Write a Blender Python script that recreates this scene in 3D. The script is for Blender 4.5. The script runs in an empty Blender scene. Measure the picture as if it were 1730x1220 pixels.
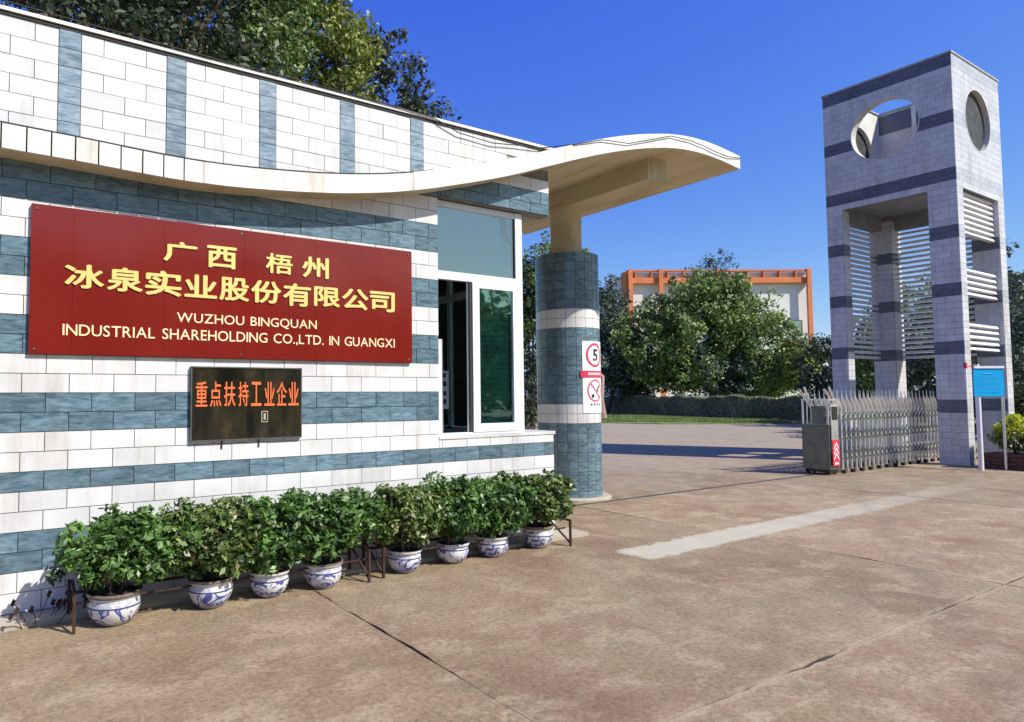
import bpy, math, random
import numpy as np
from mathutils import Vector, Matrix
R_ = math.radians
random.seed(7); rng = np.random.default_rng(7)
sc = bpy.context.scene
COL = sc.collection

# ------------------------------------------------------------------ camera
CX, CY, F = 700.0, 610.0, 1135.0
th = R_(2.9254653); az = R_(57.7325738); roll = -0.006
f0 = Vector((math.cos(az), math.sin(az), 0)); r0 = Vector((math.sin(az), -math.cos(az), 0)); u0 = Vector((0, 0, 1))
fwd = f0*math.cos(th) + u0*math.sin(th); up = u0*math.cos(th) - f0*math.sin(th)
rt = r0*math.cos(roll) + up*math.sin(roll); up = up*math.cos(roll) - r0*math.sin(roll)
cd = bpy.data.cameras.new('camera'); cam = bpy.data.objects.new('camera', cd); COL.objects.link(cam)
cam.matrix_world = Matrix(((rt.x, up.x, -fwd.x, 0), (rt.y, up.y, -fwd.y, 0), (rt.z, up.z, -fwd.z, 1.55), (0, 0, 0, 1)))
cd.sensor_width = 36; cd.lens = F/1730*36; cd.shift_x = (865-CX)/1730; cd.clip_end = 3000; cd.clip_start = 0.05
sc.camera = cam
# ------------------------------------------------------------------ light
SUN_AZ = R_(30)      # from -Y towards +X
SUN_EL = R_(44.5)
w = bpy.data.worlds.new('World'); sc.world = w; w.use_nodes = True
nt = w.node_tree; nt.nodes.clear()
sky = nt.nodes.new('ShaderNodeTexSky'); sky.sky_type = 'NISHITA'; sky.sun_disc = False
sky.sun_elevation = SUN_EL; sky.sun_rotation = math.pi - SUN_AZ
sky.altitude = 0; sky.air_density = 1.0; sky.dust_density = 0.6; sky.ozone_density = 3.0
sep = nt.nodes.new('ShaderNodeSeparateColor'); com = nt.nodes.new('ShaderNodeCombineColor'); nt.links.new(sky.outputs[0], sep.inputs[0])
for ch_, (ref, pw, gain) in enumerate(((1.81, 1.5, 1.28), (3.28, 1.28, 3.35), (4.2, 0.30, 7.4))):     # the photograph's deep clear blue: steeper red and green, even blue
    d_ = nt.nodes.new('ShaderNodeMath'); d_.operation = 'DIVIDE'; d_.inputs[1].default_value = ref
    p_ = nt.nodes.new('ShaderNodeMath'); p_.operation = 'POWER'; p_.inputs[1].default_value = pw
    g_ = nt.nodes.new('ShaderNodeMath'); g_.operation = 'MULTIPLY'; g_.inputs[1].default_value = gain
    nt.links.new(sep.outputs[ch_], d_.inputs[0]); nt.links.new(d_.outputs[0], p_.inputs[0]); nt.links.new(p_.outputs[0], g_.inputs[0]); nt.links.new(g_.outputs[0], com.inputs[ch_])
bg = nt.nodes.new('ShaderNodeBackground'); bg.inputs['Strength'].default_value = 0.092
wo = nt.nodes.new('ShaderNodeOutputWorld')
nt.links.new(com.outputs[0], bg.inputs[0]); nt.links.new(bg.outputs[0], wo.inputs[0])
sl = bpy.data.lights.new('sun', 'SUN'); sl.energy = 5.0; sl.angle = R_(0.5); sl.color = (1, 0.955, 0.88)
so = bpy.data.objects.new('sun', sl); COL.objects.link(so)
sd = Vector((math.sin(SUN_AZ)*math.cos(SUN_EL), -math.cos(SUN_AZ)*math.cos(SUN_EL), math.sin(SUN_EL)))
so.rotation_euler = sd.to_track_quat('Z', 'Y').to_euler(); so.location = (0, 0, 30)
vs = sc.view_settings; vs.view_transform = 'Standard'; vs.look = 'None'; vs.exposure = 0.30; vs.gamma = 1; vs.use_curve_mapping = False

# ------------------------------------------------------------------ materials
def nodes(name):
    m = bpy.data.materials.new(name); m.use_nodes = True
    t = m.node_tree; b = t.nodes['Principled BSDF']
    return m, t, b
def N(t, typ, **kw):
    n = t.nodes.new(typ)
    for k, v in kw.items():
        if k.startswith('i_'):
            n.inputs[k[2:].replace('_', ' ')].default_value = v
        else: setattr(n, k, v)
    return n
def ramp(t, fac, stops):
    n = t.nodes.new('ShaderNodeValToRGB'); e = n.color_ramp.elements
    e[0].position, e[0].color = stops[0][0], (*stops[0][1], 1)
    e[1].position, e[1].color = stops[-1][0], (*stops[-1][1], 1)
    for p, c in stops[1:-1]:
        x = e.new(p); x.color = (*c, 1)
    t.links.new(fac, n.inputs[0]); return n.outputs[0]
def mixc(t, fac, a, b, mode='MIX'):
    n = t.nodes.new('ShaderNodeMix'); n.data_type = 'RGBA'; n.blend_type = mode
    for i, v in ((0, fac), (6, a), (7, b)):
        if isinstance(v, bpy.types.NodeSocket): t.links.new(v, n.inputs[i])
        elif isinstance(v, (int, float)): n.inputs[i].default_value = v
        else: n.inputs[i].default_value = (*v, 1)
    return n.outputs[2]
def mapped(t, scale=(1, 1, 1), rot=(0, 0, 0)):
    g = t.nodes.new('ShaderNodeNewGeometry'); mp = t.nodes.new('ShaderNodeMapping')
    mp.inputs['Scale'].default_value = scale; mp.inputs['Rotation'].default_value = rot
    t.links.new(g.outputs['Position'], mp.inputs['Vector']); return mp.outputs[0]
def noise(t, vec, scale, detail=5, rough=0.55, dist=0):
    n = N(t, 'ShaderNodeTexNoise', i_Scale=scale, i_Detail=detail, i_Roughness=rough, i_Distortion=dist)
    t.links.new(vec, n.inputs['Vector']); return n.outputs['Fac']
def bump(t, b, h, strength=0.3, dist=0.01):
    n = N(t, 'ShaderNodeBump', i_Strength=strength, i_Distance=dist); t.links.new(h, n.inputs['Height']); t.links.new(n.outputs[0], b.inputs['Normal'])
def flat(name, c, rough=0.6, metal=0, var=0.0, vs_=8, bmp=0):
    m, t, b = nodes(name); b.inputs['Roughness'].default_value = rough; b.inputs['Metallic'].default_value = metal
    if var:
        f = noise(t, mapped(t), vs_, 5)
        c2 = tuple(max(0, x*(1-var)) for x in c); c3 = tuple(min(1, x*(1+var)) for x in c)
        t.links.new(ramp(t, f, [(0.3, c2), (0.7, c3)]), b.inputs['Base Color'])
        if bmp: bump(t, b, noise(t, mapped(t), vs_*6, 4), bmp)
    else: b.inputs['Base Color'].default_value = (*c, 1)
    return m
def tile_mat(name, lo, hi, streak=0.0, rough=0.35, dirt=(0.45, 0.4, 0.3), dirtamt=0.25, per=0.06):
    m, t, b = nodes(name)
    oi = t.nodes.new('ShaderNodeObjectInfo')
    v = mapped(t)
    if streak:
        # marbled swirl, shifted per piece
        cb = N(t, 'ShaderNodeVectorMath', operation='ADD'); t.links.new(v, cb.inputs[0])
        sc_ = N(t, 'ShaderNodeVectorMath', operation='SCALE'); sc_.inputs['Scale'].default_value = 37
        cx = t.nodes.new('ShaderNodeCombineXYZ')
        for i in range(3): t.links.new(oi.outputs['Random'], cx.inputs[i])
        t.links.new(cx.outputs[0], sc_.inputs[0]); t.links.new(sc_.outputs[0], cb.inputs[1])
        mp = N(t, 'ShaderNodeMapping'); mp.inputs['Rotation'].default_value = (0, R_(28), 0); mp.inputs['Scale'].default_value = (1.2, 1, 5)
        t.links.new(cb.outputs[0], mp.inputs[0])
        f = noise(t, mp.outputs[0], 7, 4, 0.6, 0.6)
    else: f = noise(t, v, 3, 5)
    c = ramp(t, f, [(0.3, lo), (0.7, hi)])
    pr = N(t, 'ShaderNodeMapRange'); pr.inputs['To Min'].default_value = 1-per; pr.inputs['To Max'].default_value = 1+per*0.6
    t.links.new(oi.outputs['Random'], pr.inputs['Value'])
    hsv = t.nodes.new('ShaderNodeHueSaturation'); t.links.new(pr.outputs[0], hsv.inputs['Value']); t.links.new(c, hsv.inputs['Color'])
    d = noise(t, mapped(t, (2.2, 2.2, 0.3)), 2.0, 8, 0.7)
    dm = N(t, 'ShaderNodeMapRange'); dm.inputs['From Min'].default_value = 0.5; dm.inputs['From Max'].default_value = 0.75; dm.inputs['To Max'].default_value = dirtamt
    t.links.new(d, dm.inputs['Value'])
    t.links.new(mixc(t, dm.outputs[0], hsv.outputs[0], dirt, 'MULTIPLY'), b.inputs['Base Color'])
    b.inputs['Roughness'].default_value = rough
    bump(t, b, noise(t, v, 25, 3), 0.12, 0.004)
    return m
M = {}
M['white'] = tile_mat('white_glazed_tile', (0.62, 0.615, 0.60), (0.76, 0.755, 0.735), rough=0.3, per=0.09, dirtamt=0.45)
M['teal'] = tile_mat('teal_glazed_tile', (0.05, 0.10, 0.135), (0.19, 0.285, 0.33), streak=1, rough=0.25, per=0.22, dirtamt=0.3)
M['teal_stripe'] = tile_mat('teal_swirl_glare_tile', (0.10, 0.17, 0.22), (0.36, 0.44, 0.49), streak=1, rough=0.2, per=0.2)  # paler than teal: glare on the glaze mixed into the swirl colours
M['mortar'] = flat('mortar', (0.2, 0.19, 0.175), 0.9, var=0.2)
M['light_mortar'] = flat('light_mortar', (0.36, 0.38, 0.37), 0.9, var=0.2)
m, t, b = nodes('cream_paint'); v = mapped(t)
c = ramp(t, noise(t, mapped(t, (1, .35, 1)), 2.2, 7, 0.65), [(0.3, (0.47, 0.39, 0.24)), (0.5, (0.60, 0.52, 0.34)), (0.7, (0.64, 0.56, 0.39))])
c = mixc(t, ramp(t, noise(t, mapped(t, (3.2, .5, 1.0)), 1.6, 7, 0.7), [(0.55, (0, 0, 0)), (0.72, (0.55,)*3)]), c, (0.30, 0.235, 0.14))
t.links.new(c, b.inputs['Base Color']); b.inputs['Roughness'].default_value = 0.85; bump(t, b, noise(t, v, 14, 6, 0.7), 0.25, 0.01)
M['cream'] = m
M['fascia'] = tile_mat('white_fascia_paint', (0.70, 0.68, 0.62), (0.82, 0.80, 0.74), rough=0.5, dirtamt=0.6, dirt=(0.35, 0.28, 0.2), per=0.05)
M['dark'] = flat('dark_seal', (0.03, 0.028, 0.025), 0.8)
M['frame'] = flat('white_window_frame', (0.74, 0.75, 0.74), 0.35, var=0.05)
M['steel'] = flat('stainless_steel', (0.72, 0.72, 0.70), 0.28, 0.7, var=0.15)
M['steel_dark'] = flat('brushed_dark_steel', (0.16, 0.17, 0.15), 0.4, 0.7, var=0.2)
M['black'] = flat('black_plastic', (0.012, 0.012, 0.013), 0.35)
M['red'] = flat('red_paint', (0.62, 0.03, 0.05), 0.45)
M['pink'] = flat('sign_red', (0.62, 0.035, 0.10), 0.45)
M['signwhite'] = flat('sign_white', (0.78, 0.76, 0.76), 0.45, var=0.04)
M['gold'] = flat('gold_leaf', (0.86, 0.62, 0.20), 0.4, 0.2, var=0.08, vs_=30)
M['palegold'] = flat('pale_gold', (0.95, 0.68, 0.38), 0.5, 0.0)
M['orange'] = flat('orange_letter', (0.80, 0.16, 0.04), 0.5)
M['blue'] = flat('blue_sign', (0.0, 0.36, 0.72), 0.35, var=0.05)
M['rust'] = flat('rusty_iron', (0.06, 0.028, 0.02), 0.7, 0.3, var=0.4, vs_=20)
M['soil'] = flat('soil', (0.05, 0.032, 0.02), 1, var=0.4, vs_=30)
M['bark'] = flat('bark', (0.09, 0.065, 0.045), 0.9, var=0.4, vs_=12, bmp=0.5)
M['palebark'] = flat('pale_bark', (0.32, 0.22, 0.17), 0.9, var=0.3, vs_=6)
M['planter'] = flat('planter_brick', (0.10, 0.05, 0.04), 0.9, var=0.3, vs_=10, bmp=0.2)
M['orangewall'] = flat('orange_paint', (0.68, 0.20, 0.06), 0.7, var=0.12, vs_=0.6)
M['factorywhite'] = flat('factory_white', (0.74, 0.72, 0.66), 0.8, var=0.06, vs_=0.4)
M['wallwhite'] = flat('white_plaster', (0.72, 0.70, 0.66), 0.85, var=0.08, vs_=1)
M['room'] = flat('room_paint', (0.30, 0.33, 0.30), 0.85, var=0.1)
M['wood'] = flat('desk_wood', (0.22, 0.14, 0.10), 0.5, var=0.2)
M['wheel'] = flat('black_rubber', (0.02, 0.02, 0.02), 0.8)
# red granite
m, t, b = nodes('red_granite')
v = mapped(t); f1 = noise(t, v, 90, 3, 0.7); f2 = noise(t, v, 2, 4)
c = ramp(t, f1, [(0.3, (0.11, 0.008, 0.006)), (0.55, (0.20, 0.014, 0.010)), (0.75, (0.30, 0.035, 0.022))])
t.links.new(mixc(t, 0.35, c, ramp(t, f2, [(0.3, (0.15, 0.012, 0.009)), (0.7, (0.22, 0.022, 0.016))])), b.inputs['Base Color'])
b.inputs['Roughness'].default_value = 0.12; b.inputs['Specular IOR Level'].default_value = 0.5
M['granite'] = m
# dark polished plaque
m, t, b = nodes('plaque_stone'); b.inputs['Roughness'].default_value = 0.12
v = mapped(t, (3, 1, 1)); t.links.new(ramp(t, noise(t, v, 2.5, 5), [(0.35, (0.008, 0.008, 0.006)), (0.6, (0.03, 0.026, 0.015)), (0.8, (0.10, 0.06, 0.03))]), b.inputs['Base Color'])
M['plaque'] = m
# glass
def glass(name, tint, refl=0.35, see=0.75):
    m = bpy.data.materials.new(name); m.use_nodes = True; t = m.node_tree; t.nodes.clear()
    tr = N(t, 'ShaderNodeBsdfTransparent'); tr.inputs[0].default_value = (*tint, 1)
    gl = N(t, 'ShaderNodeBsdfGlossy'); gl.inputs['Roughness'].default_value = 0.015; gl.inputs[0].default_value = (0.9, 0.95, 1, 1)
    fr = N(t, 'ShaderNodeFresnel'); fr.inputs['IOR'].default_value = 1.5
    mr = N(t, 'ShaderNodeMapRange'); mr.inputs['To Min'].default_value = refl; mr.inputs['To Max'].default_value = 1
    nz = noise(t, mapped(t), 3, 2)
    bp = N(t, 'ShaderNodeBump', i_Strength=0.05, i_Distance=0.02); t.links.new(nz, bp.inputs['Height']); t.links.new(bp.outputs[0], gl.inputs['Normal'])
    mx = N(t, 'ShaderNodeMixShader'); o = N(t, 'ShaderNodeOutputMaterial')
    t.links.new(fr.outputs[0], mr.inputs['Value']); t.links.new(mr.outputs[0], mx.inputs[0]); t.links.new(tr.outputs[0], mx.inputs[1]); t.links.new(gl.outputs[0], mx.inputs[2]); t.links.new(mx.outputs[0], o.inputs[0])
    return m
M['glass'] = glass('tinted_green_glass', (0.60, 0.82, 0.74), 0.12)
M['darkglass'] = glass('tinted_blue_glass', (0.30, 0.46, 0.52), 0.26)
# porcelain with blue painted flowers (object space, pot centred on its own origin)
m, t, b = nodes('blue_white_porcelain')
tc = N(t, 'ShaderNodeTexCoord'); sx = N(t, 'ShaderNodeSeparateXYZ'); t.links.new(tc.outputs['Object'], sx.inputs[0])
nf = N(t, 'ShaderNodeTexNoise', i_Scale=9.0, i_Detail=3.0, i_Distortion=1.2); t.links.new(tc.outputs['Object'], nf.inputs['Vector'])
pat = ramp(t, nf.outputs['Fac'], [(0.0, (0.72, 0.71, 0.67)), (0.46, (0.70, 0.70, 0.68)), (0.49, (0.06, 0.07, 0.30)), (0.56, (0.08, 0.09, 0.34)), (0.60, (0.45, 0.47, 0.60)), (0.70, (0.72, 0.71, 0.67))])
mz = N(t, 'ShaderNodeMapRange'); mz.inputs['From Max'].default_value = 0.21; t.links.new(sx.outputs['Z'], mz.inputs['Value'])
band = ramp(t, mz.outputs[0], [(0.0, (0.25,)*3), (0.13, (0.25,)*3), (0.135, (1, 1, 1)), (0.60, (1, 1, 1)), (0.605, (0.0,)*3), (0.66, (0.0,)*3), (0.665, (0.4,)*3), (0.86, (0.4,)*3), (0.865, (0.0,)*3), (1, (0.0,)*3)])
bands = ramp(t, mz.outputs[0], [(0.0, (0.45, 0.43, 0.4)), (0.12, (0.5, 0.48, 0.46)), (0.125, (0.08, 0.09, 0.30)), (0.15, (0.08, 0.09, 0.3)), (0.155, (0.72, 0.71, 0.67)), (0.60, (0.72, 0.71, 0.67)), (0.605, (0.05, 0.06, 0.16)), (0.655, (0.05, 0.06, 0.16)), (0.66, (0.72, 0.71, 0.68)), (0.93, (0.62, 0.60, 0.57)), (0.935, (0.12, 0.09, 0.08)), (1, (0.20, 0.15, 0.12))])
t.links.new(mixc(t, band, bands, pat), b.inputs['Base Color']); b.inputs['Roughness'].default_value = 0.18
M['porcelain'] = m
# foliage
def leafmat(name, cols, ob_scale=0.5, trans=0.25, rough=0.58):
    m, t, b = nodes(name)
    g = t.nodes.new('ShaderNodeNewGeometry')
    st = [(i/(len(cols)-1), c) for i, c in enumerate(cols)]
    c1 = ramp(t, g.outputs['Random Per Island'], st)
    f = noise(t, mapped(t), ob_scale, 3)
    mr = N(t, 'ShaderNodeMapRange'); mr.inputs['From Min'].default_value = 0.3; mr.inputs['From Max'].default_value = 0.7
    mr.inputs['To Min'].default_value = 0.65; mr.inputs['To Max'].default_value = 1.3; t.links.new(f, mr.inputs['Value'])
    hsv = t.nodes.new('ShaderNodeHueSaturation'); t.links.new(c1, hsv.inputs['Color']); t.links.new(mr.outputs[0], hsv.inputs['Value'])
    t.links.new(hsv.outputs[0], b.inputs['Base Color']); b.inputs['Roughness'].default_value = rough
    tl = N(t, 'ShaderNodeBsdfTranslucent'); t.links.new(hsv.outputs[0], tl.inputs[0])
    mx = N(t, 'ShaderNodeMixShader'); mx.inputs[0].default_value = trans
    o = t.nodes['Material Output']; t.links.new(b.outputs[0], mx.inputs[1]); t.links.new(tl.outputs[0], mx.inputs[2]); t.links.new(mx.outputs[0], o.inputs[0])
    return m
M['leaf_dark'] = leafmat('dark_leaf', [(0.014, 0.024, 0.012), (0.035, 0.055, 0.024), (0.06, 0.085, 0.036), (0.16, 0.17, 0.12)], rough=0.55)
M['leaf_mid'] = leafmat('mid_leaf', [(0.045, 0.09, 0.02), (0.125, 0.22, 0.04), (0.25, 0.34, 0.08), (0.30, 0.34, 0.17)])
M['leaf_yellow'] = leafmat('yellow_green_leaf', [(0.07, 0.10, 0.02), (0.20, 0.25, 0.04), (0.36, 0.38, 0.08), (0.12, 0.18, 0.04)])
M['leaf_grey'] = leafmat('grey_green_leaf', [(0.03, 0.06, 0.04), (0.07, 0.115, 0.08), (0.11, 0.16, 0.11), (0.24, 0.25, 0.20)])
M['leaf_shrub'] = leafmat('glossy_shrub_leaf', [(0.025, 0.065, 0.014), (0.065, 0.155, 0.026), (0.13, 0.25, 0.05), (0.22, 0.34, 0.12)], ob_scale=3, rough=0.42)
M['leaf_shrub_b'] = leafmat('yellowish_shrub_leaf', [(0.03, 0.055, 0.014), (0.08, 0.15, 0.026), (0.17, 0.25, 0.05), (0.30, 0.30, 0.14)], ob_scale=3, rough=0.4)
M['leaf_purple'] = leafmat('purple_hedge_leaf', [(0.16, 0.17, 0.09), (0.34, 0.26, 0.20), (0.28, 0.36, 0.14), (0.46, 0.44, 0.32)], ob_scale=0.4)
M['leaf_bright'] = leafmat('bright_yellow_leaf', [(0.45, 0.5, 0.02), (0.62, 0.62, 0.03), (0.35, 0.45, 0.03)], ob_scale=2)
M['grass'] = leafmat('grass_blade', [(0.10, 0.17, 0.03), (0.19, 0.27, 0.06), (0.28, 0.32, 0.10)], ob_scale=0.3)
# concrete
def concrete(name, pale=0.0):
    m, t, b = nodes(name)
    v = mapped(t); oi = t.nodes.new('ShaderNodeObjectInfo')
    big = noise(t, v, 0.5, 8, 0.66, 0.6)
    mid = noise(t, mapped(t, (0.85, 1.25, 1), (0, 0, R_(20))), 2.4, 9, 0.72, 0.3)
    fine = noise(t, v, 30, 7, 0.75)
    c = ramp(t, big, [(0.32, (0.20, 0.138, 0.076)), (0.44, (0.25, 0.178, 0.102)), (0.54, (0.285, 0.212, 0.128)), (0.68, (0.235, 0.188, 0.105))])
    c = mixc(t, ramp(t, mid, [(0.50, (0, 0, 0)), (0.58, (0.75,)*3)]), c, (0.35, 0.27, 0.172))
    mid2 = noise(t, mapped(t, (1.3, 0.8, 1), (0, 0, R_(-35))), 0.8, 9, 0.74, 0.6)
    c = mixc(t, ramp(t, mid2, [(0.50, (0, 0, 0)), (0.64, (0.62,)*3)]), c, (0.18, 0.098, 0.060))
    mid3 = noise(t, mapped(t, (1, 1, 1), (0, 0, R_(60))), 1.9, 8, 0.75, 0.3)
    c = mixc(t, ramp(t, mid3, [(0.54, (0, 0, 0)), (0.66, (0.4,)*3)]), c, (0.155, 0.142, 0.085))
    vr = N(t, 'ShaderNodeTexVoronoi', i_Scale=2.6, i_Randomness=1.0); t.links.new(v, vr.inputs['Vector'])
    c = mixc(t, ramp(t, vr.outputs['Distance'], [(0.02, (0.6,)*3), (0.06, (0, 0, 0))]), c, (0.09, 0.075, 0.06))
    c = mixc(t, 0.85, c, ramp(t, fine, [(0.34, (0.55,)*3), (0.5, (1, 1, 1)), (0.66, (1.35,)*3)]), 'MULTIPLY')
    pr = N(t, 'ShaderNodeMapRange'); pr.inputs['To Min'].default_value = 0.9; pr.inputs['To Max'].default_value = 1.1; t.links.new(oi.outputs['Random'], pr.inputs['Value'])
    hsv = t.nodes.new('ShaderNodeHueSaturation'); t.links.new(c, hsv.inputs['Color']); t.links.new(pr.outputs[0], hsv.inputs['Value'])
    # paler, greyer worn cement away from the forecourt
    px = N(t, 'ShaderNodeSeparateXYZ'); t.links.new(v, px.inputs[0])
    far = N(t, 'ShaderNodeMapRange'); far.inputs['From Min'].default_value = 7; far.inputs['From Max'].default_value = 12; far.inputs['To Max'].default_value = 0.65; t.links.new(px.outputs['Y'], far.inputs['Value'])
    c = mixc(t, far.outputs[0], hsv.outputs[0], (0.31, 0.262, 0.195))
    if pale: c = mixc(t, pale, c, (0.50, 0.47, 0.39))
    else:
        # worn pale cement trench fill crossing the forecourt
        def mth(op, a, b_=None, cl=False):
            n = N(t, 'ShaderNodeMath', operation=op); n.use_clamp = cl
            for k_, q in enumerate((a, b_)):
                if q is None: continue
                if isinstance(q, bpy.types.NodeSocket): t.links.new(q, n.inputs[k_])
                else: n.inputs[k_].default_value = q
            return n.outputs[0]
        X_, Y_ = px.outputs['X'], px.outputs['Y']
        wob = mth('MULTIPLY', mth('SUBTRACT', noise(t, v, 6, 8, 0.75), 0.5), 0.35)
        ctr = mth('ADD', mth('MULTIPLY', X_, 0.022), 4.31)
        d_ = mth('ADD', mth('ABSOLUTE', mth('SUBTRACT', Y_, ctr)), wob)
        across = mth('MULTIPLY', mth('SUBTRACT', 0.235, d_), 18, True)
        st_ = mth('MULTIPLY', mth('SUBTRACT', mth('ADD', X_, wob), 5.22), 12, True)
        en_ = mth('MULTIPLY', mth('SUBTRACT', 14.5, X_), 0.14, True)
        pm = mth('MULTIPLY', mth('MULTIPLY', across, st_), mth('MULTIPLY', en_, mth('MULTIPLY', mth('ADD', noise(t, v, 3, 8, 0.8), 0.32), 1.0, True)))
        c = mixc(t, pm, c, (0.47, 0.44, 0.345))
        # pale crumbled edges along the wide joint, and a darker oily track
        jd = mth('ABSOLUTE', mth('SUBTRACT', Y_, 2.12)); jm = mth('MULTIPLY', mth('SUBTRACT', mth('MULTIPLY', mth('SUBTRACT', noise(t, v, 7, 8, 0.8), 0.22), 0.16), jd), 30, True)
        jm = mth('MULTIPLY', jm, mth('MULTIPLY', mth('SUBTRACT', X_, 2.3), 3, True))
        c = mixc(t, mth('MULTIPLY', jm, 0.4), c, (0.42, 0.345, 0.24))
        tk = mth('ABSOLUTE', mth('SUBTRACT', mth('ADD', mth('MULTIPLY', X_, 0.55), mth('MULTIPLY', noise(t, v, 0.8, 3), 0.8)), mth('ADD', Y_, 1.5)))
        tm = mth('MULTIPLY', mth('SUBTRACT', mth('ADD', 0.05, mth('MULTIPLY', noise(t, v, 3, 6, 0.8), 0.3)), tk), 3.0, True)
        c = mixc(t, mth('MULTIPLY', tm, 0.35), c, (0.10, 0.082, 0.058))
    t.links.new(c, b.inputs['Base Color']); b.inputs['Roughness'].default_value = 0.85
    mb = mixc(t, 0.5, ramp(t, fine, [(0, (0, 0, 0)), (1, (1, 1, 1))]), ramp(t, mid, [(0, (0, 0, 0)), (1, (1, 1, 1))]))
    bump(t, b, mb, 0.45, 0.012)
    return m
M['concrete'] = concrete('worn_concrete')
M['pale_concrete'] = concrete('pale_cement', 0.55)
M['joint'] = flat('joint_dirt', (0.045, 0.034, 0.024), 1, var=0.5, vs_=3)
M['dirt'] = flat('dirt_ground', (0.12, 0.115, 0.06), 1, var=0.4, vs_=0.5)
M['lawn'] = flat('lawn_soil', (0.17, 0.20, 0.06), 1, var=0.4, vs_=1.5)

# ------------------------------------------------------------------ mesh helpers
class MB:
    def __init__(s): s.v = []; s.f = []
    def add(s, vs, fs):
        o = len(s.v); s.v += [tuple(x) for x in vs]; s.f += [tuple(i+o for i in f) for f in fs]; return s
    def box(s, x0, x1, y0, y1, z0, z1):
        return s.add([(x0,y0,z0),(x1,y0,z0),(x1,y1,z0),(x0,y1,z0),(x0,y0,z1),(x1,y0,z1),(x1,y1,z1),(x0,y1,z1)],
                     [(0,3,2,1),(4,5,6,7),(0,1,5,4),(1,2,6,5),(2,3,7,6),(3,0,4,7)])
    def bar(s, p, q, w_, h_=None, up_=(0, 0, 1)):
        p, q = Vector(p), Vector(q); h_ = h_ or w_; d = (q-p).normalized(); u = Vector(up_)
        if abs(d.dot(u)) > .98: u = Vector((0, 1, 0))
        a = d.cross(u).normalized()*w_/2; c = a.cross(d).normalized()*h_/2
        return s.add([p-a-c, p+a-c, p+a+c, p-a+c, q-a-c, q+a-c, q+a+c, q-a+c], [(0,1,2,3),(7,6,5,4),(0,4,5,1),(1,5,6,2),(2,6,7,3),(3,7,4,0)])
    def tube(s, pts, r, n=8, cap=True):
        pts = [Vector(p) for p in pts]; rs = r if isinstance(r, (list, tuple)) else [r]*len(pts)
        rings = []; prev = None
        for i, p in enumerate(pts):
            d = (pts[min(i+1, len(pts)-1)]-pts[max(i-1, 0)]).normalized()
            a = prev if prev is not None else (Vector((0, 0, 1)) if abs(d.z) < .9 else Vector((1, 0, 0)))
            a = (a - d*a.dot(d)).normalized(); prev = a; c = d.cross(a)
            rings.append([p+(a*math.cos(k*2*math.pi/n)+c*math.sin(k*2*math.pi/n))*rs[i] for k in range(n)])
        vs = [x for r_ in rings for x in r_]; fs = []
        for i in range(len(pts)-1):
            for k in range(n):
                k2 = (k+1) % n; fs.append((i*n+k, i*n+k2, (i+1)*n+k2, (i+1)*n+k))
        if cap: fs.append(tuple(range(n-1, -1, -1))); fs.append(tuple((len(pts)-1)*n+k for k in range(n)))
        return s.add(vs, fs)
    def lathe(s, prof, n=24, c=(0, 0, 0)):
        vs = [(c[0]+r*math.cos(k*2*math.pi/n), c[1]+r*math.sin(k*2*math.pi/n), c[2]+z) for r, z in prof for k in range(n)]
        fs = [(i*n+k, i*n+(k+1) % n, (i+1)*n+(k+1) % n, (i+1)*n+k) for i in range(len(prof)-1) for k in range(n)]
        return s.add(vs, fs)
    def prism(s, poly, y0, y1):      # poly in (x,z), extruded along y
        n = len(poly)
        return s.add([(x, y0, z) for x, z in poly]+[(x, y1, z) for x, z in poly],
                     [tuple(range(n)), tuple(range(2*n-1, n-1, -1))]+[(k, k+n, (k+1) % n+n, (k+1) % n) for k in range(n)])
    def mesh(s, name, origin=(0, 0, 0), smooth=False):
        me = bpy.data.meshes.new(name); o = origin
        me.from_pydata([(x-o[0], y-o[1], z-o[2]) for x, y, z in s.v], [], s.f); me.update()
        if smooth:
            me.polygons.foreach_set('use_smooth', [True]*len(me.polygons)); 
            try: me.set_sharp_from_angle(angle=R_(40))
            except Exception: pass
        return me
    def build(s, name, mat, parent=None, smooth=False, kind=None):
        org = tuple(parent.get('_o', (0, 0, 0))) if parent else (0, 0, 0)
        me = s.mesh(name, org, smooth); me.materials.append(M[mat] if isinstance(mat, str) else mat)
        o = bpy.data.objects.new(name, me); COL.objects.link(o)
        if parent: o.parent = parent; o['_o'] = org
        if kind: o['kind'] = kind
        return o
def thing(name, label, cat, loc=(0, 0, 0), group=None):
    o = bpy.data.objects.new(name, None); COL.objects.link(o); o.location = loc; o['_o'] = tuple(float(x) for x in loc)
    o['label'] = label; o['category'] = cat; o.empty_display_size = 0.2
    if group: o['group'] = group
    return o
def tagm(o, label, cat, group=None):
    o['label'] = label; o['category'] = cat
    if group: o['group'] = group
    return o
def structure(o, label=None):
    o['kind'] = 'structure'
    if label: o['label'] = label
    return o
def inst(name, me, parent, loc, rot=None):
    o = bpy.data.objects.new(name, me); COL.objects.link(o)
    org = parent.get('_o', (0, 0, 0)); o.parent = parent; o['_o'] = tuple(org)
    o.location = (loc[0]-org[0], loc[1]-org[1], loc[2]-org[2])
    if rot: o.rotation_euler = rot
    return o
def copy_tree(o, parent=None):
    c = o.copy(); COL.objects.link(c)
    if parent: c.parent = parent
    for ch in list(o.children): copy_tree(ch, c)
    return c

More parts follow.
